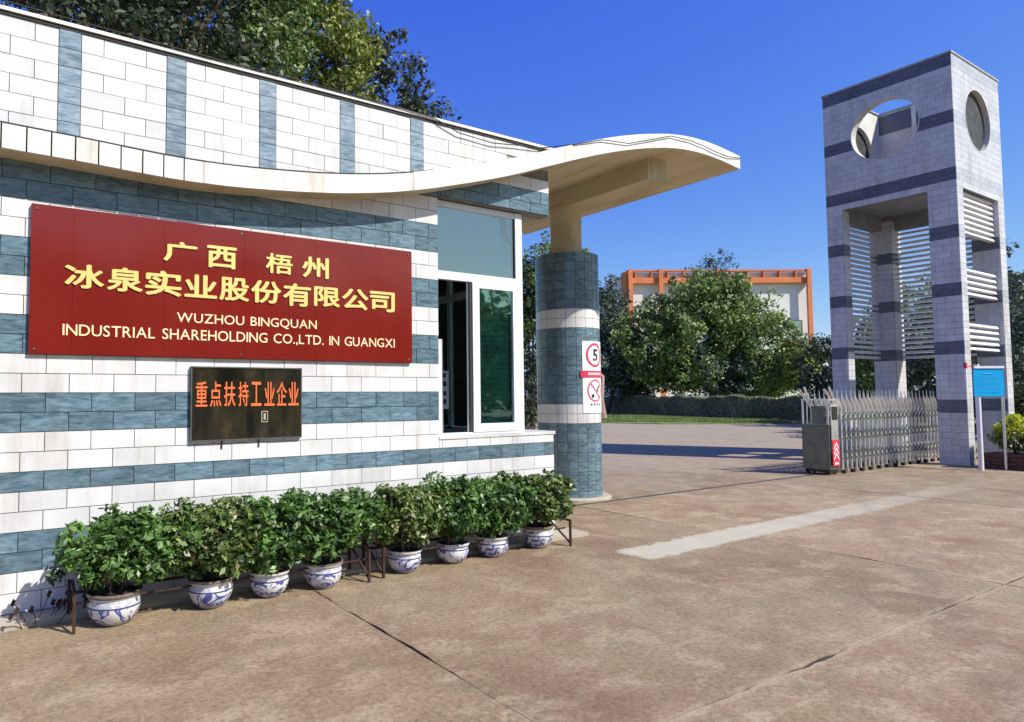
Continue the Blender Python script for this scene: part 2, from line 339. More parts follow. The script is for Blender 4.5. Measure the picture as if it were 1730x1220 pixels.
# ------------------------------------------------------------------ ground
def sheet(name, poly, z, mat, thick=0.0, parent=None):
    mb = MB(); n = len(poly)
    if thick:
        mb.add([(x, y, z) for x, y in poly]+[(x, y, z-thick) for x, y in poly], [tuple(range(n))]+[(k, k+n, (k+1) % n+n, (k+1) % n) for k in range(n)])
    else: mb.add([(x, y, z) for x, y in poly], [tuple(range(n))])
    return mb.build(name, mat, parent)
g = sheet('ground', [(-1500, -1500), (1500, -1500), (1500, 1500), (-1500, 1500)], -0.06, 'dirt'); structure(g)
fc = sheet('forecourt', [(-14, -16), (45, -16), (45, 4), (33.5, 19), (27, 27.5), (-14, 27.5)], -0.012, 'joint'); structure(fc, 'dirt filled base under the worn concrete slabs')
def rough_edge(p, q, jit, rs):
    L = math.dist(p, q); n = max(2, int(L/0.09)); out = []
    nx, ny = -(q[1]-p[1])/L, (q[0]-p[0])/L; o = 0
    for i in range(n):
        t_ = i/n; o = o*0.75 + rs.uniform(-jit, jit)
        k = o*math.sin(math.pi*t_)**0.3 if 0 < t_ < 1 else 0
        out.append((p[0]+(q[0]-p[0])*t_+nx*k, p[1]+(q[1]-p[1])*t_+ny*k))
    return out
xs = [-11.9, -7.2, -2.5, 2.22, 6.95, 11.65, 16.35, 21.05, 25.75, 30.45]
ys = [-11.9, -7.2, -2.6, 2.12, 6.8, 11.5, 16.2, 20.9]
rs = random.Random(3)
for i in range(len(xs)-1):
    for j in range(len(ys)-1):
        gj = .010 if j in (2, 3) and i in (3, 4) else .0065
        x0, x1, y0, y1 = xs[i]+(.004 if i in (2, 3) else gj), xs[i+1]-(.004 if i == 2 else gj), ys[j]+gj, ys[j+1]-gj
        if (x1-9)*1.0+(y1-9) > 36: continue
        near = -3 < x0 < 12 and 0 < y1 < 12
        jit = 0.0045 if near else 0.002
        if j in (2, 3) and i in (3, 4): jit = 0.012
        poly = rough_edge((x0, y0), (x1, y0), jit, rs)+rough_edge((x1, y0), (x1, y1), jit, rs)+rough_edge((x1, y1), (x0, y1), jit, rs)+rough_edge((x0, y1), (x0, y0), jit, rs)
        s_ = sheet('concrete_slab', poly, rs.uniform(-0.002, 0.002), 'concrete', 0.025, fc)
# concrete_slab beyond the grid: one road apron
ap = sheet('road', [(30.47, -11), (45, -11), (45, 4), (33.5, 19), (30.47, 22.5)], -0.004, 'concrete'); structure(ap)
ap2 = sheet('road', [(-11, 20.92), (21.03, 20.92), (25.7, 16.25), (30.43, 11.6), (30.46, 22.5), (27, 27), (-11, 27)], -0.0085, 'concrete'); structure(ap2)
# gate rail groove
mb = MB(); mb.box(6.3, 17.3, 6.775, 6.79, 0.001, 0.010); mb.box(6.3, 17.3, 6.81, 6.825, 0.001, 0.010)
structure(mb.build('pavement_rail', 'steel_dark'), 'thin steel gate rail set in the concrete')
# kerb strip at wall foot
mb = MB(); mb.box(-3, 5.6, 5.30, 5.60, -0.02, 0.035); k_ = mb.build('kerb', 'pale_concrete'); structure(k_, 'low pale kerb along the foot of the tiled wall')
mb = MB(); mb.lathe([(0.60, -0.02), (0.60, 0.03), (0.57, 0.045), (0.0, 0.045)], 32, (7.495, 7.45, 0)); k2 = mb.build('plinth', 'pale_concrete', None, False); structure(k2, 'round low cement plinth under the canopy pillar')
# lawn
lw = sheet('lawn', [(33.6, 19.05), (34.2, 17.0), (36.5, 15), (60, 10), (80, 30), (60, 70), (30, 60), (27.3, 27.6), (29.2, 22.4)], 0.03, 'lawn', 0.1); structure(lw)
def blades(name, n, pos, h, wdt, mat, label=None, cat=None, kind='stuff', parent=None):
    px_, py_, pz_ = pos(n); a = rng.uniform(0, 2*math.pi, n); hh = h*rng.uniform(.5, 1.2, n); lx = rng.normal(0, .35, n)*hh; ly = rng.normal(0, .35, n)*hh
    dx, dy = np.cos(a)*wdt, np.sin(a)*wdt
    V = np.stack([np.stack([px_-dx, py_-dy, pz_], 1), np.stack([px_+dx, py_+dy, pz_], 1), np.stack([px_+lx, py_+ly, pz_+hh], 1)], 1).reshape(-1, 3)
    return np_mesh(name, V, 3, mat, parent, kind)
def np_mesh(name, V, k, mat, parent=None, kind=None, smooth=False):
    org = np.array(parent.get('_o', (0, 0, 0))) if parent else np.zeros(3)
    V = V-org; n = len(V)//k
    me = bpy.data.meshes.new(name); me.vertices.add(len(V)); me.vertices.foreach_set('co', V.astype(np.float32).ravel())
    me.loops.add(n*k); me.loops.foreach_set('vertex_index', np.arange(n*k, dtype=np.int32))
    me.polygons.add(n); me.polygons.foreach_set('loop_start', np.arange(0, n*k, k, dtype=np.int32)); me.polygons.foreach_set('loop_total', np.full(n, k, np.int32))
    me.update(calc_edges=True); me.materials.append(M[mat])
    o = bpy.data.objects.new(name, me); COL.objects.link(o)
    if parent: o.parent = parent; o['_o'] = tuple(float(x) for x in org)
    if kind: o['kind'] = kind
    return o
def gp(n):
    u = rng.uniform(0, 1, n); s_ = rng.uniform(0, 1, n)**1.3
    ax, ay = 34.3-u*7.0, 18.6+u*9.0
    return ax+s_*9.5, ay+s_*6.5*1.0, np.full(n, 0.03)
o = blades('grass', 42000, gp, 0.10, 0.02, 'grass'); o['label'] = 'short green lawn grass in front of the hedge'

# ------------------------------------------------------------------ tile cladding on a plane
P = 0.1407; BW = 0.3045; GAP = 0.0056
W = 5.578; WT = 0.012
mesh_cache = {}
def tile_mesh(kind, dx, dy, dz, mat):
    key = (kind, round(dx, 4), round(dy, 4), round(dz, 4), mat)
    if key not in mesh_cache:
        mb = MB(); mb.box(-dx/2, dx/2, -dy/2, dy/2, -dz/2, dz/2); me = mb.mesh(kind); me.materials.append(M[mat]); mesh_cache[key] = me
    return mesh_cache[key]
# canopy profile
TOP = [(-3.0, 3.50), (-1.2, 3.47), (0.03, 3.445), (0.5, 3.437), (1.25, 3.42), (1.57, 3.428), (1.92, 3.455), (2.69, 3.545), (3.32, 3.668), (3.93, 3.835), (4.61, 4.045), (5.13, 4.235), (5.55, 4.385), (6.20, 4.60), (6.80, 4.757), (7.38, 4.865), (7.75, 4.893), (8.2, 4.885), (8.71, 4.835)]
def smooth_profile(pts, step=0.1):
    xs_ = np.array([p[0] for p in pts]); zs = np.array([p[1] for p in pts]); d = np.gradient(zs, xs_)
    X = np.arange(xs_[0], xs_[-1]+1e-6, step); X[-1] = xs_[-1]
    k = np.clip(np.searchsorted(xs_, X, 'right')-1, 0, len(xs_)-2); h = xs_[k+1]-xs_[k]; s_ = (X-xs_[k])/h
    Z = (2*s_**3-3*s_**2+1)*zs[k]+(s_**3-2*s_**2+s_)*h*d[k]+(-2*s_**3+3*s_**2)*zs[k+1]+(s_**3-s_**2)*h*d[k+1]
    Z2 = Z.copy()
    for _ in range(3): Z2[1:-1] = (Z2[:-2]+2*Z2[1:-1]+Z2[2:])/4
    return X, Z2
CXs, CZs = smooth_profile(TOP)
ctop = lambda x: float(np.interp(x, CXs, CZs)); TH = 0.182
gate = thing('gatehouse', 'white and teal tiled gatehouse with a wavy concrete canopy and corner window', 'gatehouse', (2.5, 7.0, 0))
# core walls: front wall below window, left of window, parapet
RB = 9.2
mb = MB()
mb.box(-3, 3.81, W, W+.2, 0, 3.55)
mb.box(3.81, 5.36, W, W+.2, 0, 1.12)
mb.box(3.81, 5.345, W, W+.16, 3.578, 3.95); mb.box(4.5, 5.345, W, W+.16, 3.95, 4.1)
mb.build('wall', 'mortar', gate)
mb = MB(); mb.box(-3, 5.0, RB, RB+.2, 0, 3.5); mb.box(4.8, 5.0, W+.2, 7.0, 0, 1.12); mb.box(4.8, 5.0, 8.5, RB, 0, 3.6); mb.box(-3, -2.8, W+.2, RB, 0, 3.5); mb.box(4.8, 5.0, 7.0, 8.5, 0, 1.12)
mb.build('rear_wall', 'wallwhite', gate)
# parapet body follows slab top up to the coping
pp = [(x, z-.02) for x, z in zip(CXs, CZs) if -3 <= x <= 5.35 and z < 4.3]
mb = MB(); poly = pp+[(5.30, 4.33), (-3, 4.33)]
mb.prism(poly, W, W+.18); mb.build('parapet', 'light_mortar', gate)
mb = MB(); mb.prism([(-3, 4.345), (5.33, 4.345), (5.42, 4.372), (-3, 4.372)], W-.035, W+.22); mb.build('coping', 'fascia', gate)
mb = MB(); mb.prism([(-3, 4.318), (5.26, 4.318), (5.30, 4.343), (-3, 4.343)], W-.022, W-.001); mb.build('coping_seal', 'dark', gate)
# tiles
def in_slab(x, z0, z1):
    t_ = ctop(x); return z0 > t_-TH+.004 and z1 < t_+.002
white_n = [0]; rest_white = MB(); rest_teal = MB(); rest_stripe = MB(); counts = {'w': 0, 't': 0}
tiles = []
def emit(x0, x1, z0, z1, teal):
    if x1-x0 < .02 or z1-z0 < .015: return
    tiles.append((x0, x1, z0, z1, teal))
rows = list(range(-3, 31))
TEALR = {0, 1, 4, 7, 8, 11, 12, 15, 16, 19, 20, 23, 24}
for n in rows:
    z0 = 0.318+n*P; z1 = z0+P
    if z1 <= 0.02: continue
    z0c = max(z0, 0.036)
    if z0 > 3.9: continue
    off = 0.19 if n % 2 else 0.3425
    k0 = int((-1.5-off)/BW)-1
    k = k0
    while True:
        x0 = off+k*BW; x1 = x0+BW; k += 1
        if x0 > 5.36: break
        if x1 < -1.5: continue
        xm = (x0+x1)/2
        teal = n in TEALR
        # limits in x by height
        segs = []
        if z1 <= 1.13: segs = [(x0, min(x1, 5.355), z0c, z1)]
        elif z0 < 1.12: segs = [(x0, min(x1, 3.805), z0c, z1), (max(x0, 3.805), min(x1, 5.355), z0c, 1.105)]
        elif z1 < 3.578: segs = [(x0, min(x1, 3.805), z0, z1)]
        else: segs = [(x0, min(x1, 3.805), z0, z1), (max(x0, 3.805), min(x1, 5.34), max(z0, 3.583), z1)]
        for a, b_, c_, d_ in segs:
            if b_-a < .02: continue
            if c_ > ctop((a+b_)/2)-TH+.02: continue
            d_ = min(d_, max(ctop(a), ctop(b_))-TH+.03) if d_ > ctop((a+b_)/2)-TH else d_
            emit(a, b_, c_, d_, teal)
# remove tiles hidden behind the red board and the plaque
tiles = [q for q in tiles if not (q[0] > .26 and q[1] < 3.44 and q[2] > 1.88 and q[3] < 2.94) and not (q[0] > 1.40 and q[1] < 2.28 and q[2] > 1.22 and q[3] < 1.77)]
# parapet
z_top = 4.318
ST = 0.3795; SP = 0.776; SW = 0.1535
for r in range(0, 9):
    z1 = z_top-r*P; z0 = z1-P
    for b_ in range(-2, 7):
        sx0 = ST+b_*SP
        items = [(sx0, sx0+SW, 'stripe')]
        a = sx0+SW; w_ = SP-SW
        if r % 2: items += [(a, a+w_/2, 'w'), (a+w_/2, a+w_, 'w')]
        else: items += [(a, a+w_/4, 'w'), (a+w_/4, a+3*w_/4, 'w'), (a+3*w_/4, a+w_, 'w')]
        if b_ >= 5: items[0] = (sx0, sx0+SW, 'w')
        for x0, x1, kd in items:
            if x0 < -1.3: continue
            zb = max(z0, min(ctop(x0), ctop(x1))-.01)
            if zb > z1-.02: continue
            if x1 > 5.3 or ctop(x1) > z1-.01: continue
            tiles.append((x0, x1, zb, z1, 's' if kd == 'stripe' else False))
def dist_key(q): return abs(q[0]-0.0)+0
tiles.sort(key=lambda q: (q[1] < 0, q[1]))
cw = ct = 0
for x0, x1, z0, z1, teal in tiles:
    a, b_, c_, d_ = x0+GAP/2, x1-GAP/2, z0+GAP/2, z1-GAP/2
    mat = 'teal_stripe' if teal == 's' else 'teal' if teal else 'white'; off_ = random.uniform(-.0015, .0015)
    if teal == 's': off_ += .004
    if teal: ct += 1
    else: cw += 1
    if (ct if teal else cw) > 298 or x1 < 0 :
        (rest_stripe if teal == 's' else rest_teal if teal else rest_white).box(a, b_, W-WT-off_, W-.0005, c_, d_); 
        if teal: ct -= 1
        else: cw -= 1
        continue
    me = tile_mesh('teal_tile' if teal else 'white_tile', b_-a, WT+.002, d_-c_, mat)
    inst('teal_tile' if teal else 'white_tile', me, gate, ((a+b_)/2, W-WT/2-off_, (c_+d_)/2), (random.gauss(0, .004), 0, random.gauss(0, .003)))
rest_white.build('white_tile_rest', 'white', gate, kind='stuff'); rest_teal.build('teal_tile_rest', 'teal', gate, kind='stuff'); rest_stripe.build('teal_tile_rest', 'teal_stripe', gate, kind='stuff')
# canopy slab
mb = MB(); n = len(CXs); Y0, Y1 = 5.345, 9.75
vsl = []
for x, z in zip(CXs, CZs): vsl += [(x, Y0, z-.004), (x, Y1, z-.004), (x, Y1, z-TH+.004), (x, Y0, z-TH+.004)]
fs = []
for i in range(n-1):
    for k in range(4): fs.append((i*4+k, i*4+(k+1) % 4, i*4+4+(k+1) % 4, i*4+4+k))
fs += [(0, 3, 2, 1), ((n-1)*4, (n-1)*4+1, (n-1)*4+2, (n-1)*4+3)]
mb.add(vsl, fs); can = mb.build('canopy', 'cream', gate, smooth=True)
# fascia tiles along the front edge
def fascia_piece(x0, x1, y, thk, inset_lo=0.0, inset_hi=0.0):
    k = max(2, int((x1-x0)/.05)+1); X = np.linspace(x0, x1, k)
    poly = [(x, ctop(x)-TH+inset_lo) for x in X]+[(x, ctop(x)-inset_hi) for x in X[::-1]]
    m2 = MB(); m2.prism(poly, y, y+thk); return m2
x = -1.5; js = random.Random(4)
while x < 8.70:
    if x < 1.6: wd = 0.1525
    else: wd = js.choice([1.15, 0.9, 1.3]) if x > 1.9 else 0.36
    if abs(x-5.0) < .3: wd = .13
    x1 = min(x+wd, 8.715)
    fo = fascia_piece(x+.0055 if x < 1.3 else x+.0015, x1-(.0055 if x1 < 1.35 else .0015), 5.322+(js.uniform(-.003, .003) if x < 1.6 else 0), .022, 0, .012 if x < 2.9 else .004)
    fo.build('fascia_tile', 'fascia', gate)
    x = x1
m2 = fascia_piece(-1.5, 8.70, 5.337, .004, .004, .002); m2.build('fascia_seal', 'dark', gate)
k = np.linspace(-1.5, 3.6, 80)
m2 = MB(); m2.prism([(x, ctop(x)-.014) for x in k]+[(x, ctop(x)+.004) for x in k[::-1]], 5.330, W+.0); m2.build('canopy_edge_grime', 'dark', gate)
# end edge plate of canopy
mb = MB(); mb.box(8.712, 8.722, 5.33, 9.75, ctop(8.71)-TH, ctop(8.71)-.002); mb.build('canopy_end', 'fascia', gate)
# beam under canopy
zb = ctop(7.495)-TH
mb = MB(); mb.box(7.31, 7.68, 5.75, 9.4, zb-.30, zb+.02); bm_ = mb.build('canopy_beam', 'cream', gate)
# header underside box (soffit board) and its return towards the back
mb = MB(); mb.box(3.815, 5.345, W+.162, W+.75, 3.60, 3.66); mb.box(5.16, 5.345, W+.752, RB, 3.6, 3.9); mb.build('window_header', 'room', gate)
# sill
mb = MB(); mb.box(3.80, 5.375, W-.02, W+.42, 1.108, 1.142); mb.build('window_sill', 'white', gate)
mb = MB(); mb.box(5.005, 5.355, W+.2, 8.6, 0, 1.10); mb.build('ledge', 'white', gate)
# window
fy0, fy1 = W+.06, W+.12
wf = MB(); wf.box(3.81, 3.835, fy0, fy1, 1.143, 3.565); wf.box(4.895, 4.99, fy0, fy1+.03, 1.143, 3.565)
wf.box(3.835, 4.895, fy0, fy1, 2.745, 2.83); wf.box(3.835, 4.895, fy0+.01, fy1, 3.50, 3.565); wf.box(3.835, 4.895, fy0, fy1, 1.143, 1.162)
win = wf.build('window_frame', 'frame', gate)
mb = MB(); mb.box(3.85, 4.885, fy0+.02, fy0+.028, 2.831, 3.50); mb.build('pane', 'darkglass', win)
mb = MB(); mb.box(3.837, 3.85, fy0+.008, fy0+.04, 2.831, 3.50); mb.box(4.882, 4.893, fy0+.008, fy0+.04, 2.831, 3.50); mb.build('gasket', 'dark', win)
mb = MB(); mb.box(4.285, 4.375, fy0-.012, fy0+.03, 1.164, 2.743); mb.box(4.84, 4.893, fy0-.012, fy0+.03, 1.164, 2.743); mb.box(4.375, 4.84, fy0-.012, fy0+.03, 2.685, 2.743); mb.box(4.375, 4.84, fy0-.012, fy0+.03, 1.164, 1.25)
slw = mb.build('sliding_sash', 'frame', gate)
mb = MB(); mb.box(4.376, 4.839, fy0+.006, fy0+.013, 1.251, 2.684); mb.build('pane', 'glass', slw)
mb = MB(); mb.box(4.250, 4.283, fy0+.0, fy0+.05, 1.164, 2.743); mb.build('sash_track', 'dark', win)
mb = MB(); mb.box(4.238, 4.249, fy0+.02, fy0+.04, 1.164, 2.743); mb.build('rear_sash_stile', 'frame', win)
# east side window of the booth (faces the gate)
mb = MB(); mb.box(4.93, 4.98, 6.95, 7.02, 1.12, 3.6); mb.box(4.93, 4.98, 8.45, 8.5, 1.12, 3.6); mb.box(4.93, 4.98, 5.72, 8.45, 3.5, 3.6); mb.box(4.93, 4.98, 5.72, 8.45, 1.12, 1.16); mb.box(4.935, 4.975, 5.72, 8.45, 2.74, 2.83)
ew = mb.build('side_window_frame', 'frame', gate)
mb = MB(); mb.box(4.952, 4.958, 5.72, 6.95, 1.161, 2.739); mb.box(4.952, 4.958, 7.02, 8.45, 1.161, 2.739); mb.box(4.952, 4.958, 5.72, 8.45, 2.831, 3.499); mb.build('pane', 'glass', ew)
# interior
mb = MB(); mb.box(-2.8, 4.8, W+.2, RB, 0.0, 0.05); mb.build('floor', 'room', gate)
mb = MB(); mb.box(2.3, 2.4, W+.2, RB, 0.05, 3.4); mb.build('partition_wall', 'room', gate)
mb = MB(); mb.box(2.4, 4.79, W+.75, RB, 3.35, 3.40); mb.build('ceiling', 'room', gate)
M['brightener'] = flat('pale_green_brightener', (0.55, 0.68, 0.62), 0.6, var=0.45, vs_=5)
mb = MB()
for k in range(26): mb.box(4.37, 4.85, fy0+.075, fy0+.08, 1.20+k*.058, 1.20+k*.058+.055)
mb.build('pane_brightener', 'brightener', gate)  # pale green slats added behind the sash to brighten its pane
# inner shelf
mb = MB(); mb.box(4.35, 4.79, 7.55, 7.60, 1.7, 1.75); mb.build('inner_shelf', 'wood', gate)

# ------------------------------------------------------------------ text
def glyph(ch, bold=0.0, ext=0.01):
    cu = bpy.data.curves.new('glyph', 'FONT'); cu.body = ch; cu.size = 1; cu.offset = bold; cu.resolution_u = 3
    o = bpy.data.objects.new('glyph', cu); COL.objects.link(o)
    dg = bpy.context.evaluated_depsgraph_get(); dg.update()
    me = bpy.data.meshes.new_from_object(o.evaluated_get(dg)); vs = [tuple(v.co) for v in me.vertices]; fs = [tuple(p.vertices) for p in me.polygons]
    bpy.data.objects.remove(o); bpy.data.curves.remove(cu)
    return vs, fs
def place_glyph(name, ch, x0, x1, z0, z1, yfront, thk, mat, parent, bold=0.0):
    vs, fs = glyph(ch); d = bold*(x1-x0); mb = MB()
    for i, (dx, dz) in enumerate(((0, 0), (d, 0), (-d, 0), (0, d*.7), (0, -d*.7), (d*.7, d*.5), (-d*.7, -d*.5))):
        q = glyph_solid(vs, fs, x0+d+dx, x1-d+dx, z0+d*.7+dz, z1-d*.7+dz, yfront-.0004*i, thk); mb.add(q.v, q.f)
    return mb.build(name, mat, parent)
def glyph_solid(vs, fs, x0, x1, z0, z1, yf, thk, box=None):
    A = np.array(vs); mn, mx = (A[:, :2].min(0), A[:, :2].max(0)) if box is None else (np.array(box[:2]), np.array(box[2:]))
    X = x0+(A[:, 0]-mn[0])/(mx[0]-mn[0])*(x1-x0); Z = z0+(A[:, 1]-mn[1])/(mx[1]-mn[1])*(z1-z0)
    n = len(A); V = [(x, yf, z) for x, z in zip(X, Z)]+[(x, yf+thk, z) for x, z in zip(X, Z)]
    ed = {}
    for f in fs:
        for a, b_ in zip(f, f[1:]+f[:1]): ed[(a, b_)] = 1
    FS = [tuple(f) for f in fs]
    for (a, b_) in ed:
        if (b_, a) not in ed: FS.append((a, a+n, b_+n, b_))
    mb = MB(); mb.add(V, FS); return mb
def line_of(text, x0, x1, z0, z1, yf, thk, mat, parent, gap=0.1, space=0.38, bold=0.004, slope=0.0):
    gl = []; cur = 0
    for ch in text:
        if ch == ' ': cur += space; continue
        vs, fs = glyph(ch, bold); A = np.array(vs); w_ = A[:, 0].max()-A[:, 0].min()
        gl.append((vs, fs, cur, w_, A)); cur += w_+gap
    tot = cur-gap; kx = (x1-x0)/tot; kz = (z1-z0)/0.70
    for vs, fs, c0, w_, A in gl:
        za, zb_ = A[:, 1].min(), A[:, 1].max()
        if za > -0.03: za_, = (za,)
        glyph_solid(vs, fs, x0+c0*kx, x0+(c0+w_)*kx, z0+za*kz, z0+zb_*kz, yf, thk).build('letter', mat, parent)

# ------------------------------------------------------------------ red sign
sign = thing('company_sign', 'wide polished red granite company sign with gold Chinese and English lettering', 'sign', (1.85, W-.02, 1.866))
SY = W-.045
mb = MB(); mb.box(0.226, 3.468, SY+.008, W-.008, 1.868, 2.956); mb.build('backing', 'dark', sign)
sx_ = [0.224, .50, 1.15, 1.80, 2.45, 3.10, 3.470]
for a_, b_ in zip(sx_, sx_[1:]): mb = MB(); mb.box(a_+.0008, b_-.0008, SY+random.uniform(0, .0012), SY+.0079, 1.866, 2.958); mb.build('granite_panel', 'granite', sign)
for a_ in (.26, 1.8, 3.43):
    for z_ in (1.90, 2.925): mb = MB(); mb.tube([(a_ if a_ != 1.8 else 1.77, SY-.006, z_), (a_ if a_ != 1.8 else 1.77, SY+.004, z_)], .009, 10); mb.build('fixing', 'steel_dark', sign)
for ch, x0, x1, z0, z1 in [('广',1.140,1.406,2.630,2.794),('西',1.481,1.730,2.612,2.796),('梧',1.983,2.228,2.612,2.786),('州',2.317,2.577,2.605,2.795),('冰',0.446,0.714,2.361,2.543),('泉',0.732,0.990,2.359,2.545),('实',1.005,1.283,2.348,2.548),('业',1.304,1.568,2.354,2.542),('股',1.586,1.839,2.348,2.543),('份',1.854,2.125,2.347,2.542),('有',2.140,2.403,2.339,2.541),('限',2.431,2.690,2.353,2.533),('公',2.708,2.985,2.346,2.540),('司',2.998,3.270,2.343,2.535)]:
    place_glyph('character', ch, x0, x1, z0, z1, SY-.007, .006, 'gold', sign, bold=0.028 if ch != '梧' else 0.022)
line_of('WUZHOU BINGQUAN', 1.25, 2.46, 2.148, 2.225, SY-.004, .003, 'palegold', sign, gap=.09)
line_of('INDUSTRIAL SHAREHOLDING CO.,LTD. IN GUANGXI', 0.44, 3.27, 2.008, 2.092, SY-.004, .003, 'palegold', sign, gap=.09)
# dark plaque
plq = thing('plaque', 'small dark polished plaque with orange Chinese characters below the red sign', 'plaque', (1.84, W-.02, 1.195))
PY = W-.04
mb = MB(); mb.box(1.376, 2.312, PY, W-.008, 1.197, 1.786); mb.build('panel', 'plaque', plq)
mb = MB()
for a in ((1.370, 2.318, 1.786, 1.796), (1.370, 2.318, 1.187, 1.197)): mb.box(a[0], a[1], PY-.006, W-.008, a[2], a[3])
for a in ((1.366, 1.376), (2.312, 2.322)): mb.box(a[0], a[1], PY-.006, W-.008, 1.187, 1.796)
mb.build('frame', 'steel_dark', plq)
cxp = [1.404,1.499,1.518,1.612,1.634,1.73,1.754,1.841,1.862,1.955,1.979,2.071,2.088,2.182,2.196,2.291]
for i, ch in enumerate('重点扶持工业企业'):
    place_glyph('character', ch, cxp[2*i], cxp[2*i+1], 1.468, 1.672, PY-.004, .003, 'orange', plq, bold=0.022)
mb = MB(); 
for a in ((1.955, 1.962, 1.33, 1.425), (1.962, 2.012, 1.418, 1.425), (1.962, 2.012, 1.33, 1.336), (2.006, 2.012, 1.336, 1.418), (1.975, 1.993, 1.35, 1.405)): mb.box(a[0], a[1], PY-.003, PY-.0005, a[2], a[3])
mb.build('reflection_mark', flat('dull_cream_reflection', (0.42, 0.38, 0.27)), plq)  # bright reflection in the polished stone, drawn as thin cream strips
mb = MB(); mb.box(1.62, 1.632, W-.022, W-.012, 1.12, 1.186); mb.box(1.935, 1.947, W-.022, W-.012, 1.12, 1.186); mb.build('hanger', 'dark', plq)

# ------------------------------------------------------------------ cable on the parapet and canopy
cb = MB(); pts = [(-1.2, 4.42), (0.5, 4.395), (1.5, 4.38), (2.4, 4.385), (3.3, 4.375), (3.75, 4.36), (4.05, 4.27), (4.5, 4.25), (4.9, 4.30), (5.2, 4.33)]
yc = lambda x: W-.05
pl = [(x, W-.045, z) for x, z in pts]+[(5.5, 5.31, 4.36), (5.95, 5.30, 4.50), (6.4, 5.30, 4.545), (6.95, 5.30, 4.72), (7.2, 5.30, 4.80), (7.6, 5.30, 4.82), (7.9, 5.30, 4.80), (8.1, 5.30, 4.775), (8.4, 5.30, 4.76), (8.71, 5.31, 4.80)]
cb.tube(pl, .006, 6); tagm(cb.build('cable', 'dark'), 'thin black cable draped along the parapet and canopy edge', 'cable')

# ------------------------------------------------------------------ pillar
PC = (7.495, 7.45); PR = 0.475
pil = thing('canopy_pillar', 'round teal and white tiled pillar holding up the wavy canopy', 'pillar', (PC[0], PC[1], 0))
mb = MB(); mb.lathe([(PR-.012, 0.03), (PR-.012, 3.66), (0.0, 3.66)], 48, (PC[0], PC[1], 0)); mb.build('core', 'light_mortar', pil, True)
NT = 20; ph0 = 0.1
def arc_tile(r0_, r1_, a0, a1, z0, z1, k=3):
    mb = MB(); V = []
    for i in range(k+1):
        a = a0+(a1-a0)*i/k; ca, sa = math.cos(a), math.sin(a)
        V += [(r0_*ca, r0_*sa, z0), (r1_*ca, r1_*sa, z0), (r1_*ca, r1_*sa, z1), (r0_*ca, r0_*sa, z1)]
    Fs = [(i*4+j, i*4+4+j, i*4+4+(j+1) % 4, i*4+(j+1) % 4) for i in range(k) for j in range(4)]
    Fs += [(0, 3, 2, 1)[::-1], tuple(k*4+j for j in range(4))[::-1]]
    mb.add(V, Fs); return mb
da = 2*math.pi/NT; hgap = .003/PR
gw = arc_tile(PR-.012, PR, hgap, da-hgap, .003, P-.003).mesh('white_tile'); gw.materials.append(M['white'])
gt = arc_tile(PR-.012, PR, hgap, da-hgap, .003, P-.003).mesh('teal_tile'); gt.materials.append(M['teal'])
rs_ = MB(); rt2 = MB()
for r in range(26):
    teal = not (8 <= r < 10 or 18 <= r < 20)
    for k in range(NT):
        a0 = ph0+k*da; am = a0+da/2
        vis = math.cos(am)*(-.70)+math.sin(am)*(-.71)
        if vis > -0.35:
            o_ = inst('teal_tile' if teal else 'white_tile', gt if teal else gw, pil, (PC[0], PC[1], r*P), (0, 0, a0))
        else:
            q = arc_tile(PR-.012, PR, a0+hgap, a0+da-hgap, r*P+.003, r*P+P-.003); q.v = [(x+PC[0], y+PC[1], z) for x, y, z in q.v]
            (rt2 if teal else rs_).add(q.v, q.f)
rt2.build('teal_tile_rest', 'teal', pil, kind='stuff'); rs_.build('white_tile_rest', 'white', pil, kind='stuff')
mb = MB(); mb.lathe([(0.235, 3.655), (0.235, zb-.28), (0, zb-.28)], 36, (PC[0], PC[1], 0)); mb.build('neck', 'cream', pil, True)
# ------------------------------------------------------------------ pillar signs
vx, vy = -(PC[0]), -(PC[1]); 
aR = math.atan2(r0.y, r0.x)               # direction "right" seen from the forecourt
def ang(d): return math.atan2(-f0.y, -f0.x)+R_(d)     # d degrees round the pillar from the camera-facing line to the right
def arc_sheet(a0, a1, z0, z1, r, thk=.004, k=14):
    q = arc_tile(r, r+thk, a0, a1, z0, z1, k); q.v = [(x+PC[0], y+PC[1], z) for x, y, z in q.v]; return q
def arc_ring(ac, zc, ro, ri, r, thk=.003, n=40):
    V = []; 
    for i in range(n):
        t_ = 2*math.pi*i/n
        for rr, rad in ((ro, r), (ri, r), (ri, r+thk), (ro, r+thk)):
            a = ac+rr*math.cos(t_)/PR; V.append((PC[0]+rad*math.cos(a), PC[1]+rad*math.sin(a), zc+rr*math.sin(t_)))
    Fs = [(i*4+j, i*4+(j+1) % 4, ((i+1) % n)*4+(j+1) % 4, ((i+1) % n)*4+j) for i in range(n) for j in range(4)]
    mb = MB(); mb.add(V, Fs); return mb
def wrap(vs_list, ac, r):    # flat (u,w,depth) -> pillar surface
    return [(PC[0]+(r+d)*math.cos(ac+u/PR), PC[1]+(r+d)*math.sin(ac+u/PR), z) for u, z, d in vs_list]
AC = ang(41)
sg = thing('speed_limit_sign', 'white traffic sign with a red ringed 5 above a no honking symbol on the pillar', 'sign', (PC[0]+PR*math.cos(AC), PC[1]+PR*math.sin(AC), 1.28))
arc_sheet(AC-R_(29), AC+R_(29), 1.275, 2.335, PR+.002).build('plate', 'signwhite', sg, True)
rr = PR+.007
arc_ring(AC, 2.13, .178, .145, rr).build('red_ring', 'pink', sg)
vs_, fs_ = glyph('5', .03); A = np.array(vs_); A[:, 0] = (A[:, 0]-A[:, 0].mean())/.65; 
